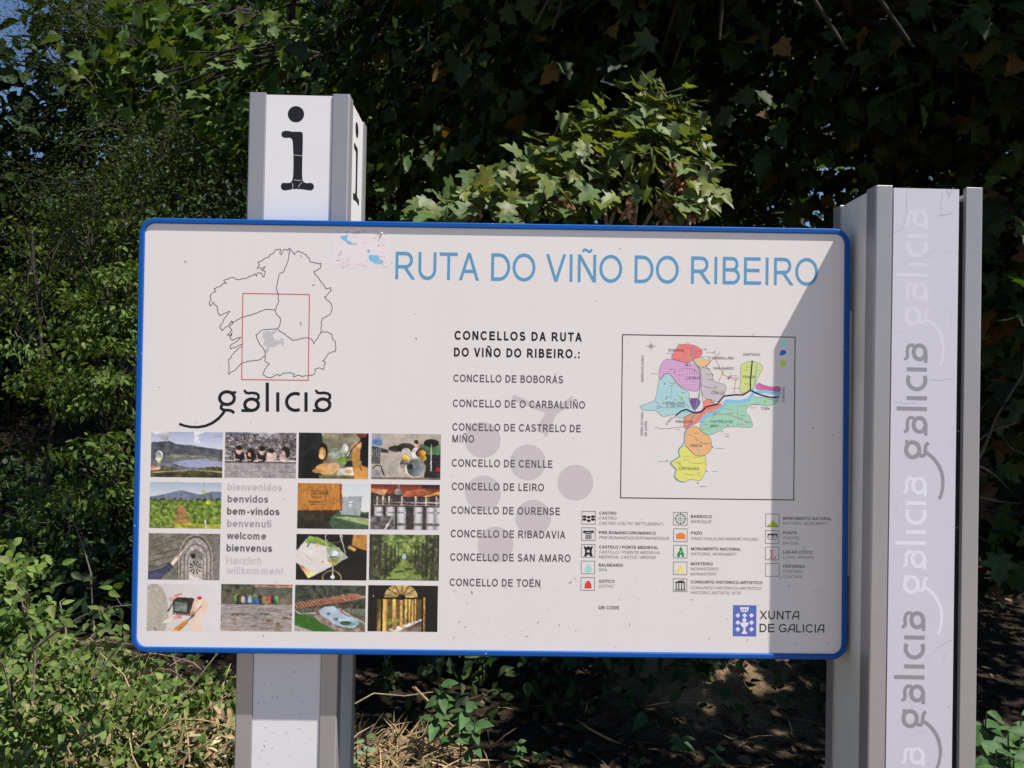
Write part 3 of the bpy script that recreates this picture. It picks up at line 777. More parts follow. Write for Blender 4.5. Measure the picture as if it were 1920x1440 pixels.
def map_trivia(m):
    c = ink(120, 112, 112)
    for pts in ([(465,490),(455,585)], [(510,370),(560,340),(620,345),(680,375)], [(335,600),(380,655),(500,650)], [(500,540),(560,600),(600,650)], [(560,1180),(640,1190),(690,1165)], [(600,1090),(680,1100),(735,1085)], [(990,640),(985,720),(1000,760)],
                [(580,860),(640,880),(700,935),(770,940)], [(480,1085),(520,1095),(560,1140)], [(700,470),(760,500),(820,490)], [(560,300),(600,330)], [(540,200),(600,240),(690,205)], [(700,830),(760,815),(800,800)]): line_px(m, pts, .6, YP - .0005, c, zr)
    r2 = random.Random(5)
    for (x, y) in [(425,222),(495,268),(700,190),(740,215),(690,250),(580,140),(730,345),(440,350),(500,395),(570,318),(600,378),(620,445),(740,390),(750,430),(740,490),(780,520),(300,385),(450,462),(450,478),(540,535),(420,565),(480,592),(340,645),(340,658),(560,690),(780,690),(760,610),(900,420),(930,400),(945,432),(940,500),(1000,640),(890,665),(900,700),(1010,718),(1000,740),(980,785),(1050,770),(880,865),(890,884),(1100,630),(1090,655),(1060,330),(1040,355),(1040,465),(1230,590),(1270,600),(700,770),(700,790),(640,860),(720,940),(820,978),(790,1160),(690,1280),(360,1080),(560,1040),(640,1048),(560,1070),(670,1192),(330,810),(500,828),(840,800)]:
        x1 = x + r2.uniform(26, 62)
        while x < x1:
            wd = r2.uniform(3, 7); hh = r2.uniform(-2, 2)
            line_px(m, [(x, y + hh), (x + wd, y - hh)], r2.uniform(.6, 1.2), YP - .0006, ink(105, 98, 102), zr); x += wd + r2.uniform(1.5, 4)
    for (x, y) in [(585,312),(487,370),(645,357),(410,465),(423,580),(430,640),(790,392),(865,845),(790,968),(745,1160),(672,1255),(428,1078),(488,730),(735,190),(915,425),(912,795)]:
        poly_px(m, [(x - 7, y - 5), (x + 7, y - 5), (x, y + 8)], YP - .0008, ink(45, 42, 44), zr)
    x, y = 300, 165
    for k in range(8):
        a = k * math.pi / 4; L_ = 48 if k % 2 == 0 else 26; poly_px(m, [(x + L_ * math.cos(a), y + L_ * math.sin(a)), (x + 6 * math.cos(a + .6), y + 6 * math.sin(a + .6)), (x + 6 * math.cos(a - .6), y + 6 * math.sin(a - .6))], YP - .0008, ink(120, 116, 118), zr)
    map_dots(m)
for (x, y) in [(525,158),(805,215),(870,372),(677,378),(595,248),(812,493),(683,560),(545,580),(620,728),(798,725),(662,908),(525,1095),(1205,605)]:
    ROUTE.append(('town_pin', lambda m, x=x, y=y: (ring_px(m, (x, y - 3), 8, 1.1, YP - .001, ink(160, 190, 70), zr, 14), poly_px(m, [(x - 5, y + 6), (x + 5, y + 6), (x, y + 22)], YP - .001, ink(160, 190, 70), zr))))
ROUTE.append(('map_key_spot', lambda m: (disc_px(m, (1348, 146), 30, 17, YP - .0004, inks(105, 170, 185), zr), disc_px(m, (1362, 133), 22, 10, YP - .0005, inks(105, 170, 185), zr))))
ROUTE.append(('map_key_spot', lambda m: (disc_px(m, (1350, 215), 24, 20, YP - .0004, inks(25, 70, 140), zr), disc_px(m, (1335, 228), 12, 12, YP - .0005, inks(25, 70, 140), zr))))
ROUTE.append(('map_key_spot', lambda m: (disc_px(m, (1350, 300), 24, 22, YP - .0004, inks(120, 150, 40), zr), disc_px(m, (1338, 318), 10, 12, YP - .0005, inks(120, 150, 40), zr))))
route_map = part('route_map', map_base)
for nm, fl in ROUTE: part(nm, fl, parent=route_map)


# ---- legend
zl = lambda p: (1070 + p[0] / 3.6226, 940 + p[1] / 3.6226)
def tl(m, s, a, b, y, cap=20, italic=False, c=None, wt=None):
    text(m, s, zl((a, y))[0], zl((b, y))[0], zl((a, y))[1], cap / 3.6226, wt or (.12 if italic else .19), c or (LEGI if italic else LEG), italic=.22 if italic else 0)
DARK = ink(40, 38, 40)
def ic_frame(m, x, y, s=94, c=None): 
    p0 = zl((x, y)); p1 = zl((x + s, y + s - 3)); box_line(m, *p0, *p1, .9, YT, c or ink(70, 68, 70))
def icon(x, y, fill, caption, c=None):
    def f(m):
        ic_frame(m, x, y, c=c); fill(m, lambda p: zl((x + p[0], y + p[1])))
    part('legend_symbol', f)
    part('legend_caption', lambda m: [tl(m, *r) for r in caption])
def pp(col, *polys): return lambda m, z: [poly_px(m, p, YP - .0001 * k, col, z) for k, p in enumerate(polys)]
def castro(m, z):
    for c in ((18, 38), (47, 42), (76, 38), (18, 58), (76, 58), (47, 66)): disc_px(m, c, 14, 9, YP, DARK, z, 18)
icon(76, 66, castro, [('CASTRO', 195, 311, 90), ('CASTRO', 190, 312, 123, 19, True), ('CASTRO (CELTIC SETTLEMENT)', 193, 630, 159, 19, True)])
def column(m, z):
    poly_px(m, [(12, 22), (82, 22), (82, 32), (12, 32)], YP, DARK, z)
    for c in ((20, 30), (74, 30)): ring_px(m, c, 7, 1.7, YP - .0001, DARK, z, 16)
    poly_px(m, [(26, 36), (68, 36), (66, 44), (28, 44)], YP, DARK, z)
    for k in range(4): poly_px(m, [(27 + 11 * k, 48), (34 + 11 * k, 48), (34 + 11 * k, 80), (27 + 11 * k, 80)], YP, DARK, z)
icon(74, 178, column, [('PRE-ROMÁNICO/ROMÁNICO', 193, 579, 222), ('PRE-ROMANESQUE/ROMANESQUE', 193, 673, 256, 19, True)])
icon(73, 291, lambda m, z: (poly_px(m, [(16, 14), (28, 14), (28, 20), (40, 20), (40, 14), (55, 14), (55, 20), (66, 20), (66, 14), (79, 14), (74, 34), (70, 42), (72, 62), (78, 84), (58, 84), (54, 72), (40, 72), (36, 84), (17, 84), (24, 62), (25, 42), (20, 34)], YP, DARK, z), poly_px(m, [(38, 40), (56, 40), (56, 56), (38, 56)], YP - .0003, ink(215, 208, 208), z)),
     [('CASTELO / PONTE MEDIEVAL', 193, 597, 320), ('CASTILLO / PUENTE MEDIEVAL', 191, 612, 354, 19, True), ('MEDIEVAL CASTLE / BRIDGE', 191, 582, 387, 19, True)])
icon(71, 404, lambda m, z: poly_px(m, [(50, 16), (62, 34), (73, 54), (72, 68), (62, 79), (50, 82), (37, 79), (27, 68), (26, 54), (37, 34)], YP, ink(160, 210, 200), z), [('BALNEARIO', 191, 355, 443), ('SPA', 190, 246, 475, 19, True)])
icon(69, 516, lambda m, z: poly_px(m, [(50, 22), (62, 30), (70, 42), (73, 56), (73, 76), (26, 76), (26, 56), (30, 42), (38, 30)], YP, ink(212, 66, 66), z), [('GÓTICO', 191, 299, 553), ('GOTHIC', 189, 297, 586, 19, True)])
def baroque(m, z):
    g1, g2 = ink(42, 92, 72), ink(60, 130, 100)
    for k in range(8):
        a = k * math.pi / 4; u = (math.cos(a), math.sin(a)); v = (-u[1], u[0])
        poly_px(m, [(47 + 40 * u[0], 46 + 40 * u[1]), (47 + 30 * u[0] + 9 * v[0], 46 + 30 * u[1] + 9 * v[1]), (47 + 25 * u[0], 46 + 25 * u[1]), (47 + 30 * u[0] - 9 * v[0], 46 + 30 * u[1] - 9 * v[1])], YP, g1, z)
        poly_px(m, [(47 + 22 * u[0], 46 + 22 * u[1]), (47 + 14 * u[0] + 4 * v[0], 46 + 14 * u[1] + 4 * v[1]), (47 + 9 * u[0], 46 + 9 * u[1]), (47 + 14 * u[0] - 4 * v[0], 46 + 14 * u[1] - 4 * v[1])], YP - .0001, g2, z)
        a += math.pi / 8; disc_px(m, (47 + 33 * math.cos(a), 46 + 33 * math.sin(a)), 4, 4, YP - .0002, g2, z, 10)
    disc_px(m, (47, 46), 5, 5, YP - .0002, g1, z, 12)
icon(699, 73, baroque, [('BARROCO', 818, 961, 113), ('BAROQUE', 818, 960, 147, 19, True)])
icon(699, 185, lambda m, z: poly_px(m, [(17, 42), (32, 32), (50, 27), (66, 33), (82, 43), (82, 72), (17, 72)], YP, ink(226, 130, 58), z), [('PAZO', 818, 894, 225), ('PAZO (GALICIAN MANOR HOUSE)', 818, 1275, 262, 19, True)])
def church(col, y0=0):
    def f(m, z):
        poly_px(m, [(50, 8 + y0), (60, 28), (60, 40), (70, 54), (72, 82), (56, 82), (56, 70), (50, 62), (44, 70), (44, 82), (24, 82), (26, 54), (40, 40), (40, 28)], YP, col, z)
        poly_px(m, [(44, 44), (54, 44), (54, 52), (44, 52)], YP - .0003, ink(215, 208, 208), z)
    return f
icon(699, 297, church(ink(45, 135, 70)), [('MONUMENTO NACIONAL', 818, 1158, 332), ('NATIONAL MONUMENT', 818, 1130, 366, 19, True)])
def monas(m, z):
    c = ink(230, 215, 105); poly_px(m, [(48, 30), (72, 52), (72, 84), (58, 84), (56, 66), (48, 56), (38, 66), (37, 84), (23, 84), (23, 52)], YP, c, z); poly_px(m, [(46, 16), (52, 16), (53, 32), (44, 32)], YP - .0001, c, z)
icon(698, 410, monas, [('MOSTEIRO', 817, 965, 434), ('MONASTERIO', 817, 1006, 468, 19, True), ('MONASTERY', 815, 996, 503, 19, True)])
def temple(m, z):
    poly_px(m, [(48, 12), (80, 24), (80, 30), (14, 30), (14, 24)], YP, DARK, z); poly_px(m, [(12, 74), (82, 74), (82, 81), (12, 81)], YP, DARK, z)
    for x in (17, 35, 54, 72): poly_px(m, [(x, 30), (x + 7, 30), (x + 7, 74), (x, 74)], YP - .0001, DARK, z)
icon(697, 525, temple, [('CONXUNTO HISTÓRICO-ARTÍSTICO', 816, 1304, 558), ('CONJUNTO HISTÓRICO-ARTÍSTICO', 816, 1297, 597, 19, True), ('HISTORIC-ARTISTIC SITE', 815, 1159, 630, 19, True)])
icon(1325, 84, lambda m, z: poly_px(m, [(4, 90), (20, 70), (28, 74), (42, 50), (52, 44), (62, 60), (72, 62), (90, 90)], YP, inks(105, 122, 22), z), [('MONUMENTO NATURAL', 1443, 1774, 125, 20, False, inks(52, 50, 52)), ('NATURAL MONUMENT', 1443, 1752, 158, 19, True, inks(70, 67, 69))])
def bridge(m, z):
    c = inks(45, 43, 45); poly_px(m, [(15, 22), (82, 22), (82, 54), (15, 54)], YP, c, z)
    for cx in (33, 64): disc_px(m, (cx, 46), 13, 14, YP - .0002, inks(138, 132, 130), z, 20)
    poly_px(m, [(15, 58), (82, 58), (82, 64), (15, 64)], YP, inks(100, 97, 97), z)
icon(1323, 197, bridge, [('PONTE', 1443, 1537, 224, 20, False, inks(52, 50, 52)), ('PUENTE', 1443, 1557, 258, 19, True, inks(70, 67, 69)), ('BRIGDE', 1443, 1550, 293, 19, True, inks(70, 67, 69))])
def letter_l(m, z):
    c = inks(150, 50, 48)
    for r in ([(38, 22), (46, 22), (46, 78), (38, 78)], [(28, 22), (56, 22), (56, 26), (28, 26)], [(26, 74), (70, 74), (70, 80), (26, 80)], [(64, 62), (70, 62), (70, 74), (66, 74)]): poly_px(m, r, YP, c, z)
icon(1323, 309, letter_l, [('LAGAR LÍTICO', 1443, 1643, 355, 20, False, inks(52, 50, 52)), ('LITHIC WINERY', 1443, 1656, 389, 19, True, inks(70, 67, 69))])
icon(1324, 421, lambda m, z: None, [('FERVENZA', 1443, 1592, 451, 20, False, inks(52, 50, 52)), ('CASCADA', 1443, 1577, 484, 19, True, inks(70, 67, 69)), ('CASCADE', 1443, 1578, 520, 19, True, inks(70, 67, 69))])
part('code_caption', lambda m: tl(m, 'QR CODE', 188, 329, 733, 22))

# ---- government crest and lettering
def f(m):
    b = ink(86, 104, 182); wh = ink(222, 220, 226); x0, y0 = zl((1103, 705)); x1, y1 = zl((1261, 919)); rect_px(m, x0, y0, x1, y1, YP, b)
    y = YP - .0003
    for (cx, cy) in ((1136, 776), (1182, 776), (1229, 776), (1136, 824), (1229, 824), (1136, 870), (1229, 870)):
        for dx, dy in ((8, 0), (-8, 0), (0, 8), (0, -8)): disc_px(m, (cx + dx, cy + dy), 7, 7, y, wh, zl, 12); y -= .000005
    disc_px(m, (1181, 808), 14, 14, YP - .0005, wh, zl, 20)
    poly_px(m, [(1152, 824), (1210, 824), (1206, 842), (1193, 854), (1187, 862), (1188, 880), (1198, 892), (1202, 901), (1160, 901), (1164, 892), (1174, 880), (1175, 862), (1169, 854), (1156, 842)], YP - .0006, wh, zl)
    poly_px(m, [(1160, 752), (1152, 730), (1162, 722), (1172, 730), (1181, 720), (1191, 730), (1201, 722), (1211, 730), (1203, 752)], YP - .0006, wh, zl)
    for cx in (1157, 1169, 1181, 1194, 1206): disc_px(m, (cx, 724), 6, 6, YP - .0008, wh, zl, 10)
    for cx in (1167, 1182, 1196): disc_px(m, (cx, 739), 4.5, 6, YP - .001, b, zl, 10)
part('crest', f)
def f(m):
    c = ink(52, 52, 56); T_ = lambda s, a, b, y: text(m, s, zl((a, y))[0], zl((b, y))[0], zl((a, y))[1], 57 / 3.6226, .15, c)
    T_(list('XUNT') + ['a_'], 1284, 1553, 801); T_(list('DE') + [' ', 'G', 'a_', 'L', 'I', 'C', 'I', 'a_'], 1284, 1724, 889)
part('crest_lettering', f)

# ---- peeled sticker
zs = lambda p: (600 + p[0] / 7.385, 420 + p[1] / 7.385)
def f(m):
    rect_px(m, *zs((182, 78)), *zs((946, 604)), YP + .0001, ink(226, 214, 216))
    r3 = random.Random(3); lb = ink(120, 188, 216)
    for pts in ([(270,180),(310,160),(375,152),(380,190),(370,215),(395,232),(430,235),(440,268),(520,275),(515,288),(400,288),(345,240),(305,215)], [(650,372),(680,345),(700,375),(690,400),(660,402)], [(668,430),(720,425),(760,432),(800,425),(815,470),(850,490),(885,510),(860,545),(800,560),(770,545),(690,510),(672,470)]): poly_px(m, rough(pts + [pts[0]], 6)[:-1], YP - .0003, lb, zs)
    for k in range(9):
        x, y = r3.uniform(195, 330), r3.uniform(88, 140); poly_px(m, [(x, y), (x + 22, y - 3), (x + 15, y + 7)], YP - .0003, lb, zs)
    for k in range(150):
        x = r3.uniform(188, 890); y = r3.choice([r3.uniform(85, 330), r3.uniform(360, 600), r3.uniform(470, 600)])
        if 380 < x < 640 and 300 < y < 540: continue
        L_ = r3.uniform(18, 75); pts = [(x + L_ * t / 4, y + r3.uniform(-6, 6)) for t in range(5)]
        pts = [(min(p[0], 944), p[1]) for p in pts]
        g_ = r3.uniform(.8, 1.1); c = ink(*[int(v * g_) for v in r3.choice([(186, 170, 172), (200, 185, 186), (242, 238, 240)])])
        line_px(m, pts, r3.uniform(.35, .9), YP - .0004 - k * 1e-6, c, zs)
    for (x, y) in [(378, 108), (535, 110), (808, 295), (285, 385)]: poly_px(m, [(x - 10, y + 12), (x - 6, y - 12), (x + 14, y - 10), (x + 4, y + 8)], YP - .0006, ink(140, 128, 128), zs)
part('peeled_sticker', f, 'torn white sticker with crackled film and pale blue scraps')
mb = MB()
for (x, y, r_) in [(825, 95, 14), (852, 128, 20), (842, 158, 12)]:
    a, b = bp(*zs((x, y)))
    q = [(a + r_ * 1.2e-4 * 1.4 * math.cos(t), b + r_ * 1.2e-4 * 1.4 * math.sin(t)) for t in np.linspace(0, 6.28, 9)[:-1]]
    mb.add([(u, -.0005, v) for u, v in q] + [(a + .001, -.004, b)], [(k, (k + 1) % 8, 8) for k in range(8)], (.75, .73, .73))
mb.build('curled_film', M_ink, board)
# ------------------------------------------------------------------ the small printed pictures (flat prints, painted vertex by vertex)
PW, PH = 264, 176
class Pic:
    def __init__(s, c, seed):
        s.r = np.random.default_rng(seed); s.im = np.empty((PH, PW, 3)); s.im[:] = c
        s.u, s.v = np.meshgrid((np.arange(PW) + .5) / PW, (np.arange(PH) + .5) / PH)
    def vn(s, fx, fy=None):
        fy = fy or fx; g = s.r.random((int(fy) + 2, int(fx) + 2))
        x = s.u * fx; y = s.v * fy; i = x.astype(int); j = y.astype(int); a = x - i; b = y - j
        a = a * a * (3 - 2 * a); b = b * b * (3 - 2 * b)
        return (g[j, i] * (1 - a) + g[j, i + 1] * a) * (1 - b) + (g[j + 1, i] * (1 - a) + g[j + 1, i + 1] * a) * b
    def fb(s, fx, fy=None, n=3):
        fy = fy or fx; return sum(s.vn(fx * 2 ** k, fy * 2 ** k) / 2 ** k for k in range(n)) / sum(1 / 2 ** k for k in range(n))
    def inpoly(s, pts):
        m_ = np.zeros((PH, PW), bool)
        for k in range(len(pts)):
            a, b = pts[k - 1], pts[k]
            if a[1] == b[1]: continue
            m_ ^= ((a[1] > s.v) != (b[1] > s.v)) & (s.u < (b[0] - a[0]) * (s.v - a[1]) / (b[1] - a[1]) + a[0])
        return m_
    def fill(s, m_, c, n=None, amp=0.0):
        c = np.array(c, float); col = np.broadcast_to(c, s.im.shape).copy()
        if n is None and m_.sum() > 60:
            n = s.fb(15, 11, 2); amp = .2
            uu = s.u[m_]; vv = s.v[m_]; ax, ay = s.r.normal(0, 1, 2); q = ax * (s.u - uu.mean()) / (np.ptp(uu) + .02) + ay * (s.v - vv.mean()) / (np.ptp(vv) + .02)
            col = col * (1 + np.clip(q * .38, -.28, .28))[..., None]
        if n is not None: col = col * (1 + amp * (n[..., None] - .5) * 2)
        s.im[m_] = col[m_]; return m_
    def poly(s, pts, c, n=None, amp=0.0): return s.fill(s.inpoly(pts), c, n, amp)
    def ell(s, cx, cy, rx, ry, c, n=None, amp=0.0): return s.fill(((s.u - cx) / rx) ** 2 + ((s.v - cy) / ry) ** 2 < 1, c, n, amp)
    def ring(s, cx, cy, rx, ry, t, c):
        d = np.sqrt(((s.u - cx) / rx) ** 2 + ((s.v - cy) / ry) ** 2); return s.fill(np.abs(d - 1) < t, c)
    def line(s, pts, w, c):
        m_ = np.zeros((PH, PW), bool)
        for a, b in zip(pts, pts[1:]):
            ax, ay, bx, by = a[0] * 1.5, a[1], b[0] * 1.5, b[1]; dx, dy = bx - ax, by - ay; L2 = dx * dx + dy * dy + 1e-9
            t = np.clip(((s.u * 1.5 - ax) * dx + (s.v - ay) * dy) / L2, 0, 1)
            m_ |= np.hypot(s.u * 1.5 - ax - t * dx, s.v - ay - t * dy) < w / 2
        return s.fill(m_, c)
    def grad(s, m_, c0, c1, v0, v1):
        t = np.clip((s.v - v0) / (v1 - v0), 0, 1)[..., None]; col = np.array(c0, float) * (1 - t) + np.array(c1, float) * t; s.im[m_] = col[m_]
    def leafy(s, m_, dark, mid, light, f=30):
        n = s.fb(f, f * .7, 3); n = (n - n.min()) / (n.max() - n.min()); t = n[..., None]
        col = np.where(t < .5, np.array(dark, float) * (1 - 2 * t) + np.array(mid, float) * 2 * t, np.array(mid, float) * (2 - 2 * t) + np.array(light, float) * (2 * t - 1))
        s.im[m_] = col[m_]
    def cells(s, m_, k, sx, sy, dark, light, edge):
        px = s.r.random(k); py = s.r.random(k); val = s.r.random(k)
        d = np.hypot((s.u[..., None] - px) * sx, (s.v[..., None] - py) * sy); o = np.argsort(d, -1)
        d1 = np.take_along_axis(d, o[..., :1], -1)[..., 0]; d2 = np.take_along_axis(d, o[..., 1:2], -1)[..., 0]; v = val[o[..., 0]]
        col = np.array(dark, float) + (np.array(light, float) - np.array(dark, float)) * v[..., None]
        col[(d2 - d1) < edge] = np.array(dark) * .45; s.im[m_] = col[m_]
    def done(s):
        wx = ((s.fb(30, 22, 2) - .5) * 3).round().astype(int); wy = ((s.fb(30, 22, 2) - .5) * 3).round().astype(int)
        jj, ii = np.mgrid[0:PH, 0:PW]; s.im = s.im[np.clip(jj + wy, 0, PH - 1), np.clip(ii + wx, 0, PW - 1)]
        lum = s.im.mean(-1); mid = np.clip(1 - np.abs(lum - 120) / 140, .25, 1)
        mid = mid * np.where(lum > 165, .35, 1); n = (s.fb(34, 24, 2) - .5) * .26 + (s.fb(9, 7, 2) - .5) * .18 + s.r.normal(0, .06, lum.shape)
        im = s.im * (1 + n * mid)[..., None]
        im = im * (1 + .06 * s.r.normal(0, 1, im.shape) * (lum < 165)[..., None])
        im[1:-1, 1:-1] = im[1:-1, 1:-1] * .5 + (im[:-2, 1:-1] + im[2:, 1:-1] + im[1:-1, :-2] + im[1:-1, 2:]) * .125
        return im.reshape(PH // 2, 2, PW // 2, 2, 3).mean((1, 3))

def pic_lake():
    p = Pic((176, 180, 200), 1); A = np.ones((PH, PW), bool)
    p.grad(A, (160, 166, 196), (206, 208, 218), 0, .42); n = p.fb(5, 6)
    p.fill((n > .55) & (p.u < .33) & (p.v < .2), (178, 176, 182)); p.fill((n > .55) & (p.u > .6) & (p.v < .34), (206, 204, 210))
    m_ = p.poly([(0,.24),(.26,.21),(.36,.27),(.55,.29),(.8,.35),(1,.38),(1,.62),(0,.62)], (86, 88, 96), p.fb(14), .35)
    p.poly([(.2,.52),(.3,.5),(.5,.5),(.8,.53),(1,.6),(1,.64),(.2,.6)], (128, 128, 96), p.fb(24), .3)
    p.poly([(0,.62),(.2,.58),(.4,.55),(.7,.55),(1,.64),(1,.84),(0,.84)], (106, 108, 118), p.fb(8, 24), .25)
    p.poly([(.3,.68),(.45,.62),(.8,.58),(1,.66),(1,.8),(.7,.8),(.4,.74)], (150, 152, 182), p.fb(6, 26), .16)
    p.leafy(p.v > .78 + .07 * (p.fb(14) - .3) - .03 * np.sin(p.u * 9), (44, 46, 36), (84, 84, 52), (126, 124, 76), 26)
    p.line([(0,.9),(.3,.86),(.6,.83),(1,.87)], .02, (176, 158, 136)); p.leafy(p.v > .9, (40, 36, 30), (78, 72, 40), (120, 118, 60), 22)
    p.ell(.115, .52, .052, .1, (188, 190, 188)); p.ell(.115, .54, .04, .085, (150, 152, 144)); p.poly([(.065,.58),(.165,.58),(.13,.68),(.105,.68)], (214, 212, 150)); p.line([(.115,.66),(.115,.8)], .012, (200, 200, 195))
    p.ell(.07, .79, .075, .05, (196, 150, 128)); p.ell(.02, .8, .06, .05, (186, 138, 116)); return p.done()
def pic_wall():
    p = Pic((150, 142, 142), 2); A = np.ones((PH, PW), bool)
    p.cells(p.v < .64, 330, 26, 26, (96, 88, 88), (178, 168, 168), .12); p.fill((p.v < .06) & (p.u < .35), (110, 114, 130)); p.fill((p.v < .04) & (p.u > .35) & (p.u < .7), (170, 170, 180))
    p.fill(p.v > .6, (158, 150, 150), p.fb(20), .16); p.fill((p.v > .6) & (p.v < .635), (196, 184, 180)); p.fill((p.v > .635) & (p.v < .67), (88, 78, 78))
    for y in (.86,): p.line([(0, y), (1, y)], .008, (90, 82, 82))
    for x, a, b in ((.16,.67,.86),(.48,.67,.86),(.62,.67,.86),(.86,.67,.86),(.37,.86,1),(.64,.86,1)): p.line([(x, a), (x, b)], .008, (96, 88, 88))
    for x, h, sh in ((.2,.37,(42,38,42)),(.36,.42,(36,32,36)),(.52,.38,(46,42,48)),(.65,.42,(200,180,172)),(.84,.38,(170,150,142))):
        p.ell(x, .53, .075, .12, sh); p.ell(x, h + .04, .04, .075, (214, 172, 152)); p.ell(x, h - .02, .045, .055, (46, 34, 32))
        p.line([(x - .07, .5), (x - .06, .6), (x, .61)], .025, (206, 168, 150))
    p.ell(.875, .44, .035, .11, (48, 34, 32)); p.ell(.39, .48, .03, .1, (40, 30, 30)); return p.done()
def pic_tasting():
    p = Pic((122, 112, 92), 3); n = p.fb(6)
    p.fill(p.u > -1, (140, 132, 106), n, .35); p.ell(.15, .3, .2, .55, (40, 42, 40), p.fb(14), .3); p.fill((p.u < .28), (38, 40, 38), p.fb(14), .35); p.ell(.2, .75, .16, .35, (30, 32, 30), p.fb(20), .3)
    p.ell(.35, .42, .07, .2, (44, 30, 24)); p.ell(.34, .45, .05, .13, (206, 160, 96)); p.ell(.66, .34, .05, .1, (198, 190, 190)); p.ell(.55, .45, .12, .12, (152, 160, 140), p.fb(24), .4)
    p.ell(.63, .6, .08, .08, (120, 158, 66)); p.ell(.4, .78, .15, .12, (214, 160, 96), p.fb(10), .2); p.ell(.5, .74, .09, .09, (222, 172, 116)); p.ell(.28, .83, .08, .05, (190, 132, 70))
    p.poly([(.58,.78),(.78,.74),(.8,.92),(.55,.92)], (214, 204, 192)); p.ell(.72, .83, .05, .04, (216, 146, 60)); p.fill((p.v > .92) & (p.u > .3), (104, 100, 52), p.fb(12), .4)
    p.fill((p.u > .9) | ((p.u > .88) & (p.v < .6)), (34, 28, 28)); p.ell(.9, .04, .07, .07, (142, 66, 34))
    p.poly([(.76,.28),(.83,.2),(.9,.2),(.87,.45),(.88,.68),(1,.75),(1,1),(.8,1),(.77,.7)], (204, 142, 66), p.fb(6), .15); p.ell(.82, .3, .07, .09, (216, 164, 108)); p.line([(.88,.7),(.9,.8)], .02, (110, 62, 30))
    p.poly([(.66,.74),(.7,.6),(.77,.6),(.78,.72)], (40, 40, 46)); p.line([(.68,.6),(.76,.35),(.88,.17)], .018, (30, 30, 30)); p.line([(.7,.5),(.72,.42)], .02, (225, 225, 220)); return p.done()
def pic_drums():
    p = Pic((168, 156, 140), 4); p.fill(p.u > -1, (174, 163, 148), p.fb(5), .14)
    p.fill((p.u < .16) & (p.v < .28), (150, 152, 158), p.fb(10), .3); p.fill((p.u < .15) & (p.v > .14) & (p.v < .26), (92, 126, 172))
    p.poly([(0,.27),(.25,.36),(.24,.42),(.14,.42),(.12,.66),(0,.66)], (60, 58, 58)); 
    for k in range(5): p.line([(.015 + .03 * k, .34), (.015 + .028 * k, .66)], .02, (140, 136, 132))
    p.line([(.0,.85),(.06,.7),(.14,.7),(.19,.9)], .025, (36, 34, 36)); p.fill((p.u < .14) & (p.v > .78), (158, 154, 154), p.fb(12), .25)
    p.fill((p.u > .62) & (p.v > .22) & (p.v < .5), (84, 118, 76), p.fb(8), .35); p.fill((p.u > .76) & (p.v > .45), (50, 48, 48), p.fb(16), .5)
    p.ell(.36, .33, .11, .07, (64, 54, 48)); p.ell(.5, .31, .13, .1, (56, 48, 42)); p.ell(.86, .2, .11, .085, (34, 34, 32)); p.line([(.86,.24),(.86,.8)], .025, (196, 194, 190))
    p.ell(.66, .24, .04, .08, (206, 160, 136)); p.ell(.645, .18, .035, .045, (72, 52, 40)); p.ell(.64, .42, .06, .12, (208, 196, 194))
    p.ell(.5, .4, .065, .09, (190, 180, 160), p.fb(20), .3); p.ell(.49, .54, .06, .07, (206, 166, 72)); p.ell(.72, .42, .08, .1, (70, 52, 34)); p.ell(.73, .42, .055, .07, (216, 134, 52)); p.ell(.74, .52, .06, .06, (176, 140, 46))
    p.ell(.64, .74, .145, .215, (190, 174, 120)); p.ell(.64, .74, .13, .195, (118, 122, 130)); p.ell(.565, .72, .04, .06, (42, 42, 46)); p.ell(.47, .66, .06, .08, (120, 112, 108), p.fb(26), .5); p.line([(.5,.7),(.5,.97)], .02, (216, 210, 200)); p.line([(.41,.6),(.4,.9)], .012, (200, 194, 186))
    p.ell(.95, .77, .04, .05, (170, 40, 40)); p.fill(p.v > .95, (128, 112, 96), p.fb(10), .2); return p.done()
def pic_vineyard():
    p = Pic((176, 188, 200), 5); A = np.ones((PH, PW), bool); p.grad(A, (160, 174, 190), (196, 202, 208), 0, .3)
    p.poly([(0,.32),(.2,.27),(.38,.19),(.45,.18),(.52,.21),(.7,.27),(.85,.2),(1,.2),(1,.45),(0,.45)], (112, 120, 140), p.fb(10), .1)
    p.leafy(p.v > .36 + .06 * p.fb(18), (52, 66, 30), (112, 138, 50), (190, 200, 96), 30); p.fill((np.abs(p.v - .37) < .03) & (p.fb(30) > .5), (60, 62, 48))
    p.poly([(.4,.5),(.48,.5),(.62,1),(.33,1)], (158, 120, 70), p.fb(18), .35); p.leafy((p.v > .9) & (p.u > .36), (110, 120, 40), (176, 176, 50), (214, 208, 86), 24)
    p.line([(.75,0),(.755,.2)], .01, (150, 168, 140)); p.ell(.75, .2, .03, .035, (170, 190, 90)); p.poly([(.77,.42),(.82,.36),(.86,.46),(.8,.48)], (190, 196, 40)); p.line([(.78,.24),(.86,.3)], .03, (96, 112, 96)); p.line([(.78,.82),(.79,1)], .025, (206, 212, 220)); return p.done()
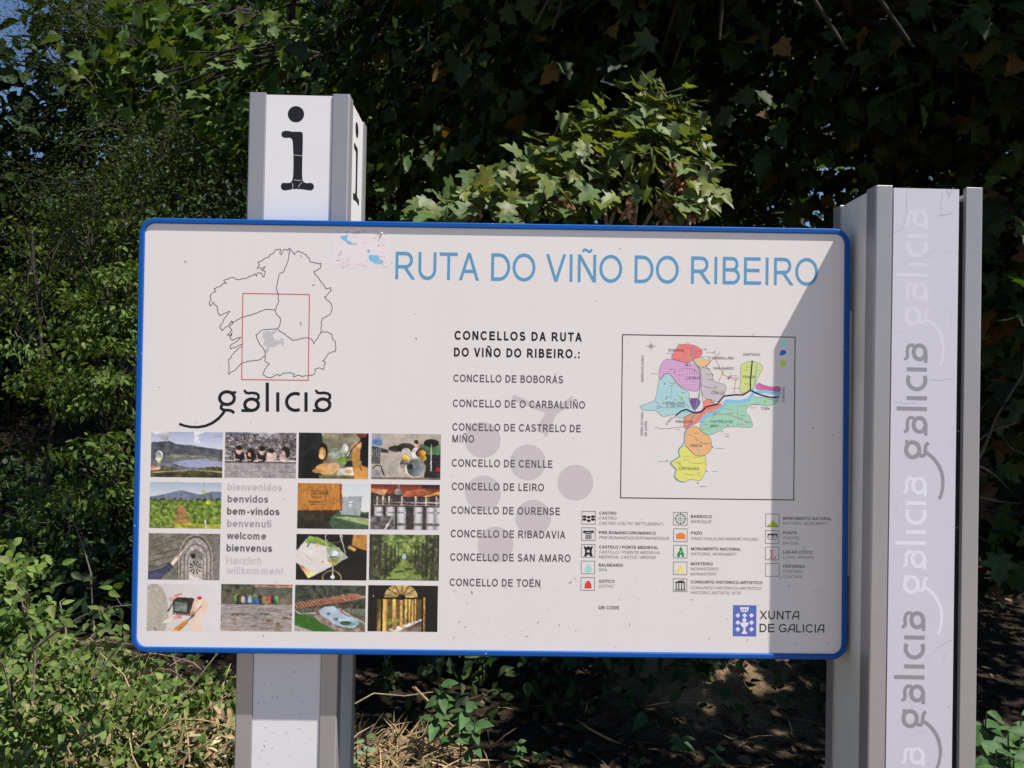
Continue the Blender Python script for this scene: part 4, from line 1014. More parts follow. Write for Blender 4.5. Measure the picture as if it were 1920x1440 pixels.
def pic_house():
    p = Pic((206, 210, 208), 6); A = np.ones((PH, PW), bool); p.grad(A, (196, 204, 208), (214, 214, 208), 0, .5)
    p.fill((p.v > .62), (72, 96, 70), p.fb(16), .2); p.poly([(.5,.74),(.7,.72),(1,.76),(1,.92),(.8,.84)], (150, 168, 110), p.fb(14), .1)
    p.poly([(.62,.3),(.9,.28),(.88,.7),(.6,.68)], (158, 162, 164), p.fb(30, 6), .1); p.line([(.6,.28),(.92,.28)], .02, (180, 184, 186)); p.poly([(.72,.4),(.77,.4),(.77,.52),(.72,.52)], (204, 206, 206)); p.line([(.72,.44),(.77,.44)], .02, (104, 100, 110)); p.poly([(.88,.66),(1,.66),(1,.74),(.88,.73)], (70, 62, 56))
    p.poly([(0,.6),(.6,.6),(.5,.7),(.44,.85),(.5,1),(0,1)], (56, 52, 42), p.fb(14), .4); p.poly([(0,0),(.6,0),(.62,.6),(0,.6)], (190, 124, 54), p.fb(40, 3), .08); p.poly([(.58,0),(.615,0),(.625,.6),(.6,.6)], (150, 82, 46)); p.poly([(0,.6),(.62,.58),(.5,.68),(.3,.66)], (84, 52, 36))
    b = (112, 66, 36)
    for s in ([(.2,.17),(.41,.17)],[(.41,.17),(.39,.47)],[(.39,.47),(.18,.47)],[(.2,.17),(.195,.3)]): p.line(s, .012, b)
    for y, x0, x1 in ((.22,.22,.42),(.31,.22,.34),(.41,.17,.36)):
        x = x0
        while x < x1: p.fill((np.abs(p.u - x) < .007) & (np.abs(p.v - y) < .028), b); p.fill((np.abs(p.u - x - .012) < .01) & (np.abs(p.v - y - .02) < .007), b); x += .033
    return p.done()
def pic_tanks():
    p = Pic((86, 76, 72), 7); p.fill(p.u > -1, (66, 58, 56), p.fb(20), .5); p.poly([(0,0),(1,0),(1,.16),(.6,.26),(0,.18)], (138, 62, 46), p.fb(6), .25); p.poly([(0,.1),(.25,.12),(.2,.26),(0,.18)], (196, 140, 92)); p.poly([(.5,.16),(.7,.1),(.9,.16),(.7,.28),(.45,.28)], (176, 96, 62)); p.poly([(.75,.26),(1,.15),(1,.22),(.8,.28)], (214, 142, 52)); p.poly([(.7,0),(1,0),(1,.1),(.75,.08)], (60, 50, 56))
    p.line([(.4,0),(.4,.12)], .04, (120, 112, 108)); p.ell(.4, .17, .055, .07, (150, 146, 140))
    for x in (.1,.18,.27,.45,.65,.8,.95): p.line([(x,.28),(x,.46)], .035, (190, 180, 166)); p.ell(x + .03, .36, .02, .05, (120, 100, 86))
    for y in (.4,.46): p.line([(.05,y),(1,y)], .014, (190, 180, 168))
    for x in (.12,.29,.45,.69,.87,1.0):
        m_ = (np.abs(p.u - x) < .065) & (p.v > .5); t = np.clip((p.u - x + .065) / .13, 0, 1); sh = 120 + 90 * np.sin(np.pi * t) ** .7 * (1 - .3 * np.abs(p.v - .6)); p.im[m_] = np.stack([sh, sh * .98, sh * .98], -1)[m_]; p.fill(m_ & (np.abs(p.v - .62) < .02), (150, 146, 146)); p.fill(m_ & (np.abs(p.v - .88) < .03), (104, 100, 98))
    p.fill((p.u < .34) & (p.v > .7), (110, 104, 102), p.fb(18), .6); p.line([(.22,.98),(.34,.68)], .03, (196, 190, 186)); p.line([(.18,.95),(.3,.7)], .012, (60, 54, 52)); return p.done()
def pic_portal():
    p = Pic((112, 106, 96), 8); p.fill(p.u > -1, (118, 114, 100), p.fb(14), .28)
    for a, b in (((0,.2),(.2,.08)),((.1,.3),(.5,.08)),((0,.5),(.42,.34)),((0,.62),(.4,.46)),((0,.8),(.3,.62))): p.line([a, b], .012, (62, 56, 46))
    p.fill((p.u > .9), (126, 116, 112), p.fb(30), .2); c = .66
    for rx, ry, cc, cy in ((.24,.55,(150,142,134),.55),(.215,.5,(92,84,78),.55),(.2,.46,(158,150,142),.56),(.165,.36,(100,92,86),.58),(.15,.33,(168,160,152),.58),(.115,.25,(120,112,104),.6),(.1,.22,(176,168,160),.6)):
        m_ = (((p.u - c) / rx) ** 2 + ((p.v - cy) / ry) ** 2 < 1) & (p.v < cy) | ((np.abs(p.u - c) < rx) & (p.v >= cy)); p.fill(m_, cc, p.fb(40), .3)
    m_ = (((p.u - c) / .085) ** 2 + ((p.v - .55) / .17) ** 2 < 1) & (p.v < .55) | ((np.abs(p.u - c) < .085) & (p.v >= .55)); p.fill(m_, (166, 158, 150))
    a = np.arctan2((p.v - .73), (p.u - c) * 1.5); rr_ = np.hypot((p.u - c) * 1.5, p.v - .73); p.fill((np.cos(a * 10) > .25) & (rr_ > .04) & (rr_ < .14) & m_, (52, 46, 42)); p.fill((np.cos(a * 7) > .2) & (rr_ > .2) & (rr_ < .3) & m_ & (p.v < .6), (50, 44, 40))
    p.line([(.3,.72),(.42,.5),(.48,.38)], .075, (220, 188, 168)); p.line([(.44,.46),(.485,.37)], .03, (228, 200, 182)); p.poly([(0,.82),(.2,.74),(.3,.62),(.36,.72),(.25,.88),(.18,1),(0,1)], (76, 76, 100), p.fb(10, 20), .25); p.line([(.3,.66),(.35,.76)], .012, (42, 42, 60)); p.line([(.24,.7),(.3,.82)], .012, (42, 42, 60)); return p.done()
def pic_map():
    p = Pic((40, 36, 34), 9); p.fill(p.u > -1, (42, 38, 36), p.fb(6), .15); p.poly([(.8,0),(1,0),(1,.36),(.78,.24)], (190, 132, 62), p.fb(30), .1); p.poly([(.75,.24),(.85,.32),(.82,.37),(.72,.3)], (216, 166, 90))
    p.poly([(.0,.6),(.08,.75),(.18,.96),(.32,.85),(.1,.6)], (226, 172, 112)); p.poly([(0,.38),(.15,.1),(.22,.05),(.6,.3),(.73,.5),(.5,.7),(.3,.87),(.0,.62)], (212, 204, 200), p.fb(5), .06); p.poly([(.18,.05),(.3,.07),(.56,.25),(.55,.32),(.3,.22),(.12,.2)], (130, 160, 74), p.fb(8), .3); p.line([(.2,.16),(.16,.27)], .04, (110, 150, 60)); p.line([(.32,.17),(.28,.3)], .035, (232, 170, 110)); p.line([(.1,.4),(.36,.76)], .008, (180, 170, 170)); p.ell(.38, .6, .02, .025, (226, 130, 100))
    p.poly([(.42,.3),(.6,.28),(.71,.5),(.55,.68),(.45,.6)], (160, 168, 140), p.fb(14), .25); p.ring(.53, .07, .12, .12, .05, (170, 166, 160)); p.line([(.62,.02),(.7,.45)], .022, (196, 192, 188)); p.line([(.41,.12),(.44,.4),(.5,.6)], .012, (206, 206, 200)); p.ell(.53, .42, .06, .07, (190, 206, 206)); p.ell(.52, .6, .06, .06, (176, 160, 90)); p.line([(.52,.64),(.52,.92)], .03, (186, 184, 176)); p.ring(.51, .95, .13, .16, .07, (150, 140, 100)); p.ell(.52, .93, .03, .04, (226, 224, 220)); p.line([(.47,.5),(.57,.48)], .014, (40, 40, 44)); return p.done()
def pic_avenue():
    p = Pic((60, 66, 44), 10); p.leafy(np.ones((PH, PW), bool), (34, 38, 24), (74, 84, 46), (150, 168, 98), 26); p.leafy((p.v < .45) & (np.abs(p.u - .52) < .26), (60, 74, 38), (120, 140, 70), (190, 204, 130), 20)
    p.poly([(.47,.56),(.55,.56),(.8,1),(.22,1)], (126, 142, 74), p.fb(10, 20), .22); p.fill((p.v > .72) & (np.abs(p.u - .5) < .35) & (p.fb(5, 16) > .6), (72, 90, 40))
    for x0, x1, w_, b_ in ((.03,.05,.07,.98),(.14,.15,.085,.9),(.24,.24,.055,.86),(.31,.31,.04,.8),(.37,.37,.03,.72),(.42,.41,.02,.66),(.66,.66,.03,.72),(.7,.7,.035,.76),(.77,.75,.05,.82),(.83,.82,.07,.9),(.93,.9,.06,.97),(.99,.98,.05,1)):
        m_ = p.line([(x0, -.02 if abs(x0 - .5) > .22 else .25), (x1, b_)], w_, (70, 64, 58)); n = p.fb(60, 6); p.im[m_] *= (1 + .5 * (n - .5))[m_][:, None]
    p.ell(.5, .48, .03, .07, (160, 170, 180)); p.leafy((p.v < .18) & (p.u > .2) & (p.u < .8), (50, 60, 34), (110, 128, 66), (186, 200, 130), 22); return p.done()
def pic_camera():
    p = Pic((204, 198, 194), 11); A = np.ones((PH, PW), bool); t = p.u[..., None]; p.im[:] = np.array((196, 188, 182)) * (1 - t) + np.array((212, 206, 206)) * t
    p.ell(.1, .6, .2, .6, (172, 164, 148), p.fb(6, 3), .08); p.poly([(.28,.75),(.48,.62),(.5,.72),(.2,.84)], (222, 178, 158)); p.poly([(.3,.3),(.48,.22),(.46,.34),(.34,.4)], (224, 182, 164)); p.line([(.38,.26),(.48,.21)], .02, (196, 60, 70))
    p.poly([(.36,.35),(.42,.28),(.65,.3),(.69,.36),(.62,.65),(.37,.61)], (58, 56, 56), p.fb(20), .4); p.poly([(.39,.38),(.56,.4),(.56,.6),(.39,.57)], (120, 134, 124), p.fb(10), .25); p.line([(.37,.63),(.6,.66)], .02, (134, 64, 44)); p.line([(.37,.38),(.3,.58)], .025, (48, 46, 46))
    p.poly([(.66,.3),(.74,.25),(.84,.35),(.84,.55),(.76,.75),(.78,1),(.64,1),(.62,.78),(.6,.66)], (228, 192, 172), p.fb(4), .06); p.poly([(.6,.68),(.68,.34),(.78,.3),(.74,.45),(.65,.7)], (222, 180, 160)); p.ell(.735, .29, .03, .035, (196, 34, 60)); p.ell(.46, .7, .03, .015, (196, 60, 70)); p.line([(.76,.46),(.62,.7)], .012, (70, 64, 64)); p.poly([(.5,.8),(.58,.74),(.58,.82),(.46,1),(.34,1)], (206, 138, 62)); p.line([(.58,.76),(.66,.66)], .03, (96, 92, 92)); p.line([(.1,.92),(.14,.98)], .02, (80, 76, 74)); return p.done()
def pic_walkers():
    p = Pic((150, 142, 138), 12); p.leafy(p.v < .45, (34, 40, 28), (72, 78, 56), (122, 124, 96), 18); p.poly([(.46,.02),(1,.02),(1,.07),(.47,.06)], (190, 128, 106)); p.fill((p.u > .48) & (p.v > .07) & (p.v < .3), (96, 98, 88), p.fb(14), .2); p.poly([(0,.12),(.24,.24),(.2,.45),(0,.45)], (104, 98, 82), p.fb(18), .25); p.poly([(.78,.34),(1,.16),(1,.45),(.78,.45)], (120, 108, 90), p.fb(18), .2)
    for x, y, c in ((.22,.26,(90,160,60)),(.25,.28,(66,56,52)),(.31,.3,(190,170,160)),(.37,.3,(70,90,150)),(.41,.29,(150,170,170)),(.48,.25,(96,180,70)),(.47,.34,(60,96,160)),(.5,.36,(60,96,160)),(.55,.28,(70,62,60)),(.6,.3,(190,100,80)),(.63,.32,(110,150,80)),(.67,.29,(216,80,76)),(.73,.28,(54,54,60)),(.77,.29,(86,150,80))): p.ell(x, y + .03, .03, .09, c); p.ell(x, y - .07, .014, .025, (120, 90, 76)); p.line([(x, y + .1), (x, .44)], .018, (50, 50, 66))
    m_ = p.v > .43; p.fill(m_, (162, 152, 146), p.fb(9, 36), .2); 
    for k in range(12): y = .46 + .045 * k; p.line([(p.r.random() * .4, y), (.4 + p.r.random() * .3, y + .02 * p.r.random()), (.7 + .3 * p.r.random(), y)], .007, (104, 92, 88))
    p.fill(m_ & (p.v > .62) & (p.fb(10, 20) > .62), (140, 116, 94)); return p.done()
def pic_pergola():
    p = Pic((70, 70, 62), 13); p.leafy(p.v < .5, (36, 38, 34), (70, 74, 62), (106, 112, 90), 26); p.fill(p.v > .5, (96, 100, 80), p.fb(14), .25); p.poly([(0,.6),(.3,.72),(.62,1),(.2,1),(0,.86)], (62, 112, 42), p.fb(40), .15); p.poly([(0,.86),(.28,1),(0,1)], (176, 166, 164), p.fb(30), .15); p.poly([(.34,.46),(.6,.44),(.55,.5)], (76, 120, 60)); p.poly([(.7,.5),(1,.5),(1,.66),(.8,.6)], (110, 120, 96), p.fb(20), .2)
    p.poly([(.27,.66),(.38,.6),(.48,.76),(.62,.9),(.8,.96),(1,.85),(1,1),(.6,1),(.5,.9),(.36,.8)], (142, 122, 112), p.fb(18), .45); p.poly([(.34,.55),(.42,.46),(.56,.46),(.64,.56),(.74,.66),(.92,.74),(.9,.84),(.84,.92),(.7,.9),(.56,.84),(.48,.74),(.38,.66)], (170, 186, 200), p.fb(8), .12); p.poly([(.6,.72),(.92,.74),(.88,.86),(.72,.9)], (150, 196, 196)); p.ell(.72, .81, .075, .05, (92, 78, 74)); p.ell(.58, .73, .04, .03, (110, 108, 114)); p.ell(.48, .62, .03, .03, (110, 108, 114))
    for k in range(14): p.ell(.62 + .03 * k, .5 + .025 * k + .02 * p.r.random(), .02, .022, (176, 160, 152))
    for x in (.25,.33,.66,.8): p.line([(x,.4),(x,.6)], .025, (150, 74, 54))
    p.poly([(0,.4),(.82,.17),(1,.25),(.72,.34),(.04,.5)], (134, 84, 66)); 
    for k in range(22): t = k / 21; p.line([(.0 + .82 * t, .39 - .22 * t), (.05 + .95 * t, .5 - .25 * t)], .012, (206, 150, 120))
    p.line([(0,.51),(.7,.35),(.98,.26)], .016, (190, 112, 84)); p.line([(.1,.62),(.3,.6)], .02, (190, 186, 180)); p.line([(0,.54),(.08,.62)], .02, (190, 186, 180)); return p.done()
def pic_arcade():
    p = Pic((36, 34, 34), 14); p.fill(p.u > -1, (40, 37, 38), p.fb(10), .15); m_ = ((p.u - .47) / .24) ** 2 + ((p.v - .27) / .3) ** 2 < 1; p.fill(m_ & (p.v < .27), (206, 168, 96), p.fb(16), .3); p.fill((p.u > .22) & (p.u < .77) & (p.v > .3), (104, 84, 52), p.fb(10), .25); p.fill((p.u > .29) & (p.u < .6) & (p.v > .72) & (p.v < .86), (140, 150, 50), p.fb(20), .2); p.poly([(.29,.86),(.6,.72),(.76,.72),(.76,1),(.29,1)], (112, 92, 80)); 
    for k in range(6): p.poly([(.29 + .085 * k, .94 - .04 * k), (.41 + .075 * k, .9 - .035 * k), (.5 + .06 * k, .96 - .045 * k), (.4 + .07 * k, 1.0 - .045 * k)], (228, 208, 190))
    for x, w_, b_ in ((.25,.1,1),(.385,.085,.93),(.48,.07,.87),(.55,.055,.82),(.6,.045,.79),(.64,.04,.77),(.68,.03,.75)):
        p.line([(x,.3),(x,b_)], w_, (222, 172, 92)); p.line([(x + w_ * .24,.3),(x + w_ * .24,b_)], w_ * .25, (166, 118, 54))
    p.fill((p.v > .26) & (p.v < .3) & (p.u > .14) & (p.u < .8), (34, 30, 30)); p.ell(.48, .26, .055, .06, (36, 32, 32))
    for a in range(-80, 81, 27): aa = math.radians(a); p.line([(.48,.27),(.48 + .25 * math.sin(aa), .27 - .34 * math.cos(aa))], .014, (36, 32, 32))
    p.fill((p.u > .135) & (p.u < .2) & (p.v > .3), (132, 102, 50)); p.fill((p.u > .19) & (p.u < .215) & (p.v > .3), (30, 28, 28)); p.fill((p.u > .77) & (p.u < .79) & (p.v > .28), (34, 30, 30)); p.fill((p.u > .79) & (p.u < .82) & (p.v > .26), (176, 136, 70)); p.ell(.08, .24, .01, .015, (170, 170, 170)); return p.done()

def print_picture(img, x0, y0, x1, y1, label):
    H_, W_ = img.shape[:2]; yy = (YP - .0001) * LS
    X0, Z0 = bp(x0, y0, yy); X1, Z1 = bp(x1, y1, yy)
    gx_, gz_ = np.meshgrid(np.linspace(X0, X1, W_), np.linspace(Z0, Z1, H_))
    V = np.stack([gx_, np.full_like(gx_, yy), gz_], -1).reshape(-1, 3)
    i_, j_ = np.meshgrid(np.arange(W_ - 1), np.arange(H_ - 1)); q_ = (j_ * W_ + i_).ravel()
    T_ = np.stack([q_, q_ + W_, q_ + W_ + 1, q_ + 1], 1)
    g_ = img.mean(-1, keepdims=True); img = (img * .86 + g_ * .14 - 128) * 1.10 + 128           # sun-faded print
    c = np.clip(img / 255, 0, 1); c = np.where(c < .04045, c / 12.92, ((c + .055) / 1.055) ** 2.4) * 1.12
    o = np_mesh('picture', V, T_, np.clip(c.reshape(-1, 3), 0, .9), M_ink, board); o['label'] = label
for fn, q_, lb in ((pic_lake, (284, 809, 416.5, 896), 'printed picture of a lake with a raised wine glass'), (pic_wall, (422.5, 810, 554.5, 897), 'printed picture of five people leaning on a stone wall'),
                   (pic_tasting, (560.5, 811, 690, 898.5), 'printed picture of people tasting food and wine'), (pic_drums, (697, 812.5, 825.5, 900), 'printed picture of a drummer'),
                   (pic_vineyard, (281.5, 903.5, 414, 991.5), 'printed picture of vineyard rows below a blue hill'), (pic_house, (558.5, 905.5, 691, 992.5), 'printed picture of an ochre box like building beside a stone house'),
                   (pic_tanks, (695.5, 907.5, 823.5, 994), 'printed picture of steel wine tanks'), (pic_portal, (279, 999.5, 411.5, 1088), 'printed picture of a hand pointing at a carved stone window'),
                   (pic_map, (556, 1001, 687, 1088.5), 'printed picture of a folded map and a wine glass on a dark table'), (pic_avenue, (693, 1001.5, 822.5, 1089), 'printed picture of a grassy avenue between tall trees'),
                   (pic_camera, (276.5, 1094.5, 408.5, 1184), 'printed picture of hands holding a camera'), (pic_walkers, (415, 1095, 547, 1184.5), 'printed picture of walkers on a paved slope'),
                   (pic_pergola, (553.5, 1096.5, 684.5, 1185), 'printed picture of a pergola above a pond'), (pic_arcade, (690.5, 1097, 820, 1185), 'printed picture of a sunlit arcade seen through a dark arch')):
    print_picture(fn(), *q_, lb)
# ------------------------------------------------------------------ vegetation helpers
def mk(half, folds=.16, curve=.18, centre=(.22, 0)):
    """leaf template from a half outline (x along the midrib, y across): triangles fanned from a centre point"""
    out = half + [(x, -y) for x, y in half[-2:0:-1]]
    P = [centre] + out
    V = np.array([(x, y, folds * abs(y) - curve * x * x) for x, y in P])
    n = len(out)
    T = np.array([(0, 1 + k, 1 + (k + 1) % n) for k in range(n)])
    return V, T
MAPLE = mk([(0, 0), (-.10, .16), (-.05, .40), (.07, .33), (.14, .29), (.27, .52), (.42, .56), (.42, .38), (.46, .22), (.60, .26), (.74, .22), (.78, .12), (1.0, 0)], .12, .22)
MAPLE_LOW = mk([(0, 0), (-.08, .22), (-.03, .40), (.15, .33), (.30, .50), (.42, .53), (.47, .31), (.72, .27), (.80, .13), (1.0, 0)], .14, .26)
OVAL = mk([(0, 0), (.18, .2), (.42, .28), (.72, .18), (1.0, 0)], .25, .25, (.45, 0))
LANCE = mk([(0, 0), (.22, .12), (.5, .15), (.8, .07), (1.0, 0)], .3, .35, (.45, 0))
CHIP = (np.array([(0, 0, 0), (.45, .3, .1), (1, 0, -.08), (.5, -.3, .1)]), np.array([(0, 1, 2), (0, 2, 3)]))
SLIM = (np.array([(0, 0, 0), (.45, .13, .05), (1, 0, -.06), (.5, -.13, .05)]), np.array([(0, 1, 2), (0, 2, 3)]))

SV = np.array(SUN)
def lit_filter(P, targets, g, near=0.35):
    """which leaves stay once those between the sun and the given spots (centre, radius) are cut away"""
    keep = np.ones(len(P), bool)
    for c, r in targets:
        d = P - np.array(c); t = d @ SV
        off = np.linalg.norm(d - t[:, None] * SV, axis=1)
        rr_ = r * g.uniform(.85, 1.1, len(P))
        keep &= ~((t > near) & (off < rr_))
    return keep

def leaves(name, P, D, Nn, size, cols, tmpl, mat, parent, g, var=.25):
    """P base points, D tip directions, Nn up-ish normals, size lengths, cols list of base colours"""
    V, T = tmpl; n = len(P)
    D = D / (np.linalg.norm(D, axis=1, keepdims=True) + 1e-9)
    Nn = Nn - (Nn * D).sum(1, keepdims=True) * D; Nn = Nn / (np.linalg.norm(Nn, axis=1, keepdims=True) + 1e-9)
    B = np.cross(Nn, D)
    s = size[:, None, None]
    fold = g.uniform(.2, 1.9, (n, 1, 1)); wd = g.uniform(.8, 1.15, (n, 1, 1))
    W = P[:, None, :] + s * (V[None, :, 0:1] * D[:, None, :] + wd * V[None, :, 1:2] * B[:, None, :] + fold * V[None, :, 2:3] * Nn[:, None, :])
    k = len(V)
    TT = (T[None] + (np.arange(n) * k)[:, None, None]).reshape(-1, 3)
    cols = np.array(cols, float); ci = g.integers(0, len(cols), n)
    C = cols[ci] * g.uniform(1 - var, 1 + var, (n, 1)) * g.uniform(.92, 1.08, (n, 3))
    return np_mesh(name, W.reshape(-1, 3), TT, np.repeat(C, k, axis=0), mat, parent)

def tubes(paths, nseg=6):
    """paths: list of (points, radii) -> V, quads"""
    Vs, Fs, o = [], [], 0
    for pts, rr_ in paths:
        pts = np.array(pts, float); n = len(pts)
        t = np.gradient(pts, axis=0); t /= np.linalg.norm(t, axis=1, keepdims=True) + 1e-9
        ref = np.where(np.abs(t[:, 2:3]) > .8, np.array([[1., 0, 0]]), np.array([[0., 0, 1]]))
        u = np.cross(t, ref); u /= np.linalg.norm(u, axis=1, keepdims=True) + 1e-9; v = np.cross(t, u)
        a = np.arange(nseg) / nseg * 2 * np.pi
        ring = pts[:, None] + np.array(rr_)[:, None, None] * (np.cos(a)[None, :, None] * u[:, None] + np.sin(a)[None, :, None] * v[:, None])
        Vs.append(ring.reshape(-1, 3))
        i_, j_ = np.meshgrid(np.arange(nseg), np.arange(n - 1)); i_ = i_.ravel(); j_ = j_.ravel()
        Fs.append(np.stack([j_ * nseg + i_, j_ * nseg + (i_ + 1) % nseg, (j_ + 1) * nseg + (i_ + 1) % nseg, (j_ + 1) * nseg + i_], 1) + o)
        o += n * nseg
    return np.concatenate(Vs), np.concatenate(Fs)

def tube_obj(name, paths, mat, parent, nseg=6):
    V, Q = tubes(paths, nseg); return np_mesh(name, V, Q, np.ones((len(V), 3)), mat, parent, smooth=True)

def bend(a, b, g, k=6, amp=.12, sag=0.0):
    a, b = np.array(a, float), np.array(b, float); L_ = np.linalg.norm(b - a)
    t = np.linspace(0, 1, k)[:, None]; off = np.cumsum(g.normal(0, amp * L_ / k, (k, 3)), 0); off -= t * off[-1]; off[0] = 0
    p = a + (b - a) * t + off; p[:, 2] += sag * np.sin(t[:, 0] * np.pi) * L_
    return p

def leaf_dirs(P, c, g, down=.5, out=.8, jit=.6, up=1.0, tilt=.55):
    o = P - np.array(c); o[:, 2] *= .3; o /= np.linalg.norm(o, axis=1, keepdims=True) + 1e-9
    D = o * out + g.normal(0, jit, P.shape); D[:, 2] -= down
    Nn = np.array([[0, 0, up]]) + o * .45 + g.normal(0, tilt, P.shape)
    return D, Nn

def tree(name, label, cat, base, top, crown, n_clusters, n_leaf, tmpl, size, cols, mat, seed, trunk_r, group=None, cl=(.38, .16), targets=None, limbs=9, cull=None, down=.5, bark=None, near=.35, shell=.55, part_name='crown', extra=None):
    """crown: list of (centre, radii) ellipsoids. Trunk with limbs and twigs, leaves in flat clumps at the twigs' ends"""
    g = np.random.default_rng(seed)
    bz = float(gh(base[0], base[1])) - .05
    root = empty(name, (base[0], base[1], bz), label, cat, group)
    bx = np.array([base[0], base[1], bz]); tp = np.array(top, float)
    tr = bend(bx, tp, g, 9, .10); paths = [(tr, np.linspace(trunk_r, trunk_r * .25, 9))]
    vol = np.array([r[0] * r[1] * r[2] for _, r in crown]); w_ = vol ** .8 / (vol ** .8).sum()
    ends = []
    for (c, r), ww in zip(crown, w_):
        m_ = max(2, int(n_clusters * ww)); q_ = g.normal(0, 1, (m_, 3)); q_ /= np.linalg.norm(q_, axis=1, keepdims=True)
        ends.append(np.array(c) + q_ * np.array(r) * (shell + (1 - shell) * g.random((m_, 1)) ** .6))
    if extra is not None: ends.append(np.array(extra))
    ends = np.concatenate(ends)
    lp = []
    pick = ends[g.choice(len(ends), min(limbs, len(ends)), replace=False)]
    for e in pick:
        k = int(np.clip(3 + g.integers(0, 5), 0, 8)); a = tr[k]; p = bend(a, a + (e - a) * .8, g, 7, .16, .06)
        r0 = trunk_r * (.42 - .03 * k); paths.append((p, np.linspace(r0, r0 * .22, 7))); lp.append(p)
    lp = np.concatenate(lp + [tr[4:]])
    for e in ends:
        d = np.linalg.norm(lp - e, axis=1); a = lp[np.argmin(d + g.uniform(0, .3, len(d)))]
        if np.linalg.norm(e - a) < 3.2: paths.append((bend(a, e, g, 5, .2, .05), np.linspace(.018, .005, 5) * min(1.5, max(.5, trunk_r * 7))))
    tube_obj('trunk', paths, bark or M_bark, root, 6)
    per = max(1, n_leaf // len(ends)); P = np.repeat(ends, per, 0) + g.normal(0, 1, (per * len(ends), 3)) * np.array([cl[0], cl[0], cl[1]])
    keep = np.ones(len(P), bool)
    if targets: keep &= lit_filter(P, targets, g, near)
    if cull is not None: keep &= cull(P)
    P = P[keep]
    D, Nn = leaf_dirs(P, crown[0][0], g, down)
    leaves(part_name, P, D, Nn, g.uniform(size[0], size[1], len(P)), cols, tmpl, mat, root, g)
    return root

def A(px, py, Y):
    p = at(px, py, Y); return np.array([p.x, p.y, p.z])
thin = np.random.default_rng(99)
def skirt(P):
    """nothing on the sign's side; the crown's low skirt is thin"""
    return (P[:, 1] > .35) & ~((P[:, 2] < 3.75) & (P[:, 0] > .9) & (thin.random(len(P)) < .62))

# spots to be sunlit: crown leaves between them and the sun are cut away
SPOTS = [(A(px, py, 1.42), .42) for px, py in ((1210, 190), (1290, 240), (1120, 245), (1210, 270), (1050, 260), (1000, 300), (1100, 330), (1290, 310), (950, 340), (870, 380), (960, 390), (1060, 390), (800, 400), (1310, 380), (1340, 350))]
SPOTS += [(A(845, 1350, 1.35), .26), (A(790, 1425, 1.3), .16), (A(690, 1410, 1.25), .14), (A(1390, 1285, 2.2), .2), (A(1375, 1330, 2.1), .12), (A(1320, 1275, 2.05), .07), (A(1290, 1400, 1.5), .05), (A(905, 1260, 2.3), .05), (A(1085, 1260, 2.4), .07), (A(985, 1415, 1.5), .07),
          (A(1880, 1390, .75), .3)]
SPOTS += [(A(px, py, Y), r_) for px, py, Y, r_ in ((330, 170, 4.9, .6), (240, 150, 4.9, .6), (420, 120, 5.2, .55), (280, 90, 5.2, .55), (470, 60, 5.2, .4), (300, 20, 5.2, .5), (420, 200, 5.0, .4))]
SPOTS += [(A(px, py, Y), r_) for px, py, Y, r_ in ((200, 560, 4.2, .5), (160, 600, 4.2, .4), (235, 545, 4.2, .5), (200, 700, 3.7, .5), (225, 760, 3.7, .4), (225, 870, 3.3, .4), (215, 960, 3.3, .4), (160, 980, 3.3, .3), (60, 440, 4.6, .5), (30, 600, 4.6, .4), (220, 470, 5.2, .4))]
SPOTS += [((x, y, z), .5) for x, y, z in ((-1.2, .8, .4), (-1.7, 1.0, .6), (-1.0, 1.2, .3), (-2.1, 1.4, .7), (-.85, .9, .2), (-1.5, .7, .3), (-1.9, 2.0, .5))]
r7 = np.random.default_rng(77)
for k in range(320):                                       # scattered flecks
    px, py = r7.uniform(300, 1900), r7.uniform(0, 420)
    if px > 1300 and r7.random() < .85: continue
    SPOTS.append((A(px, py, r7.uniform(2.5, 7)), r7.uniform(.06, .16)))
for k in range(22):
    SPOTS.append((A(r7.uniform(660, 1540), r7.uniform(1240, 1430), r7.uniform(1.6, 2.6)), r7.uniform(.015, .04)))

G_DARK = [(.024, .042, .014), (.030, .050, .017), (.020, .036, .016)]  # leaf greens set extra dark to deepen the wood's shade
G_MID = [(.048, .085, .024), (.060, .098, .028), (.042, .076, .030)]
G_YEL = [(.085, .120, .022), (.070, .110, .024), (.055, .095, .026)]
G_OAK = [(.046, .076, .022), (.062, .094, .025), (.034, .060, .023), (.09, .115, .032)]
BROWN = [(.17, .085, .035), (.22, .12, .05), (.13, .06, .03)]

# the big maple that overhangs the place from the right
tree('maple_tree', 'broad maple overhanging from behind the lettered post, dark leaves filling the upper right', 'tree', (2.75, 3.3), (2.3, 3.2, 6.4),
     [((1.9, 2.7, 4.3), (3.6, 2.5, 1.6)), ((1.6, 1.9, 3.35), (1.9, 1.2, .55)), ((3.4, 2.4, 3.2), (1.7, 1.4, .7)), ((.5, 3.3, 4.5), (1.3, 2.0, 1.0)), ((2.1, 1.05, 3.2), (2.3, .65, .4)), ((1.2, 2.2, 4.3), (2.0, 1.8, .8))],  # dense layers above the view are added to shade the wood
     520, 46000, MAPLE_LOW, (.07, .125), G_DARK * 6 + G_MID + [(.12, .075, .02)], M_leaf, 11, .17, bark=M_oak, targets=SPOTS, cull=skirt, cl=(.34, .15), near=.5)
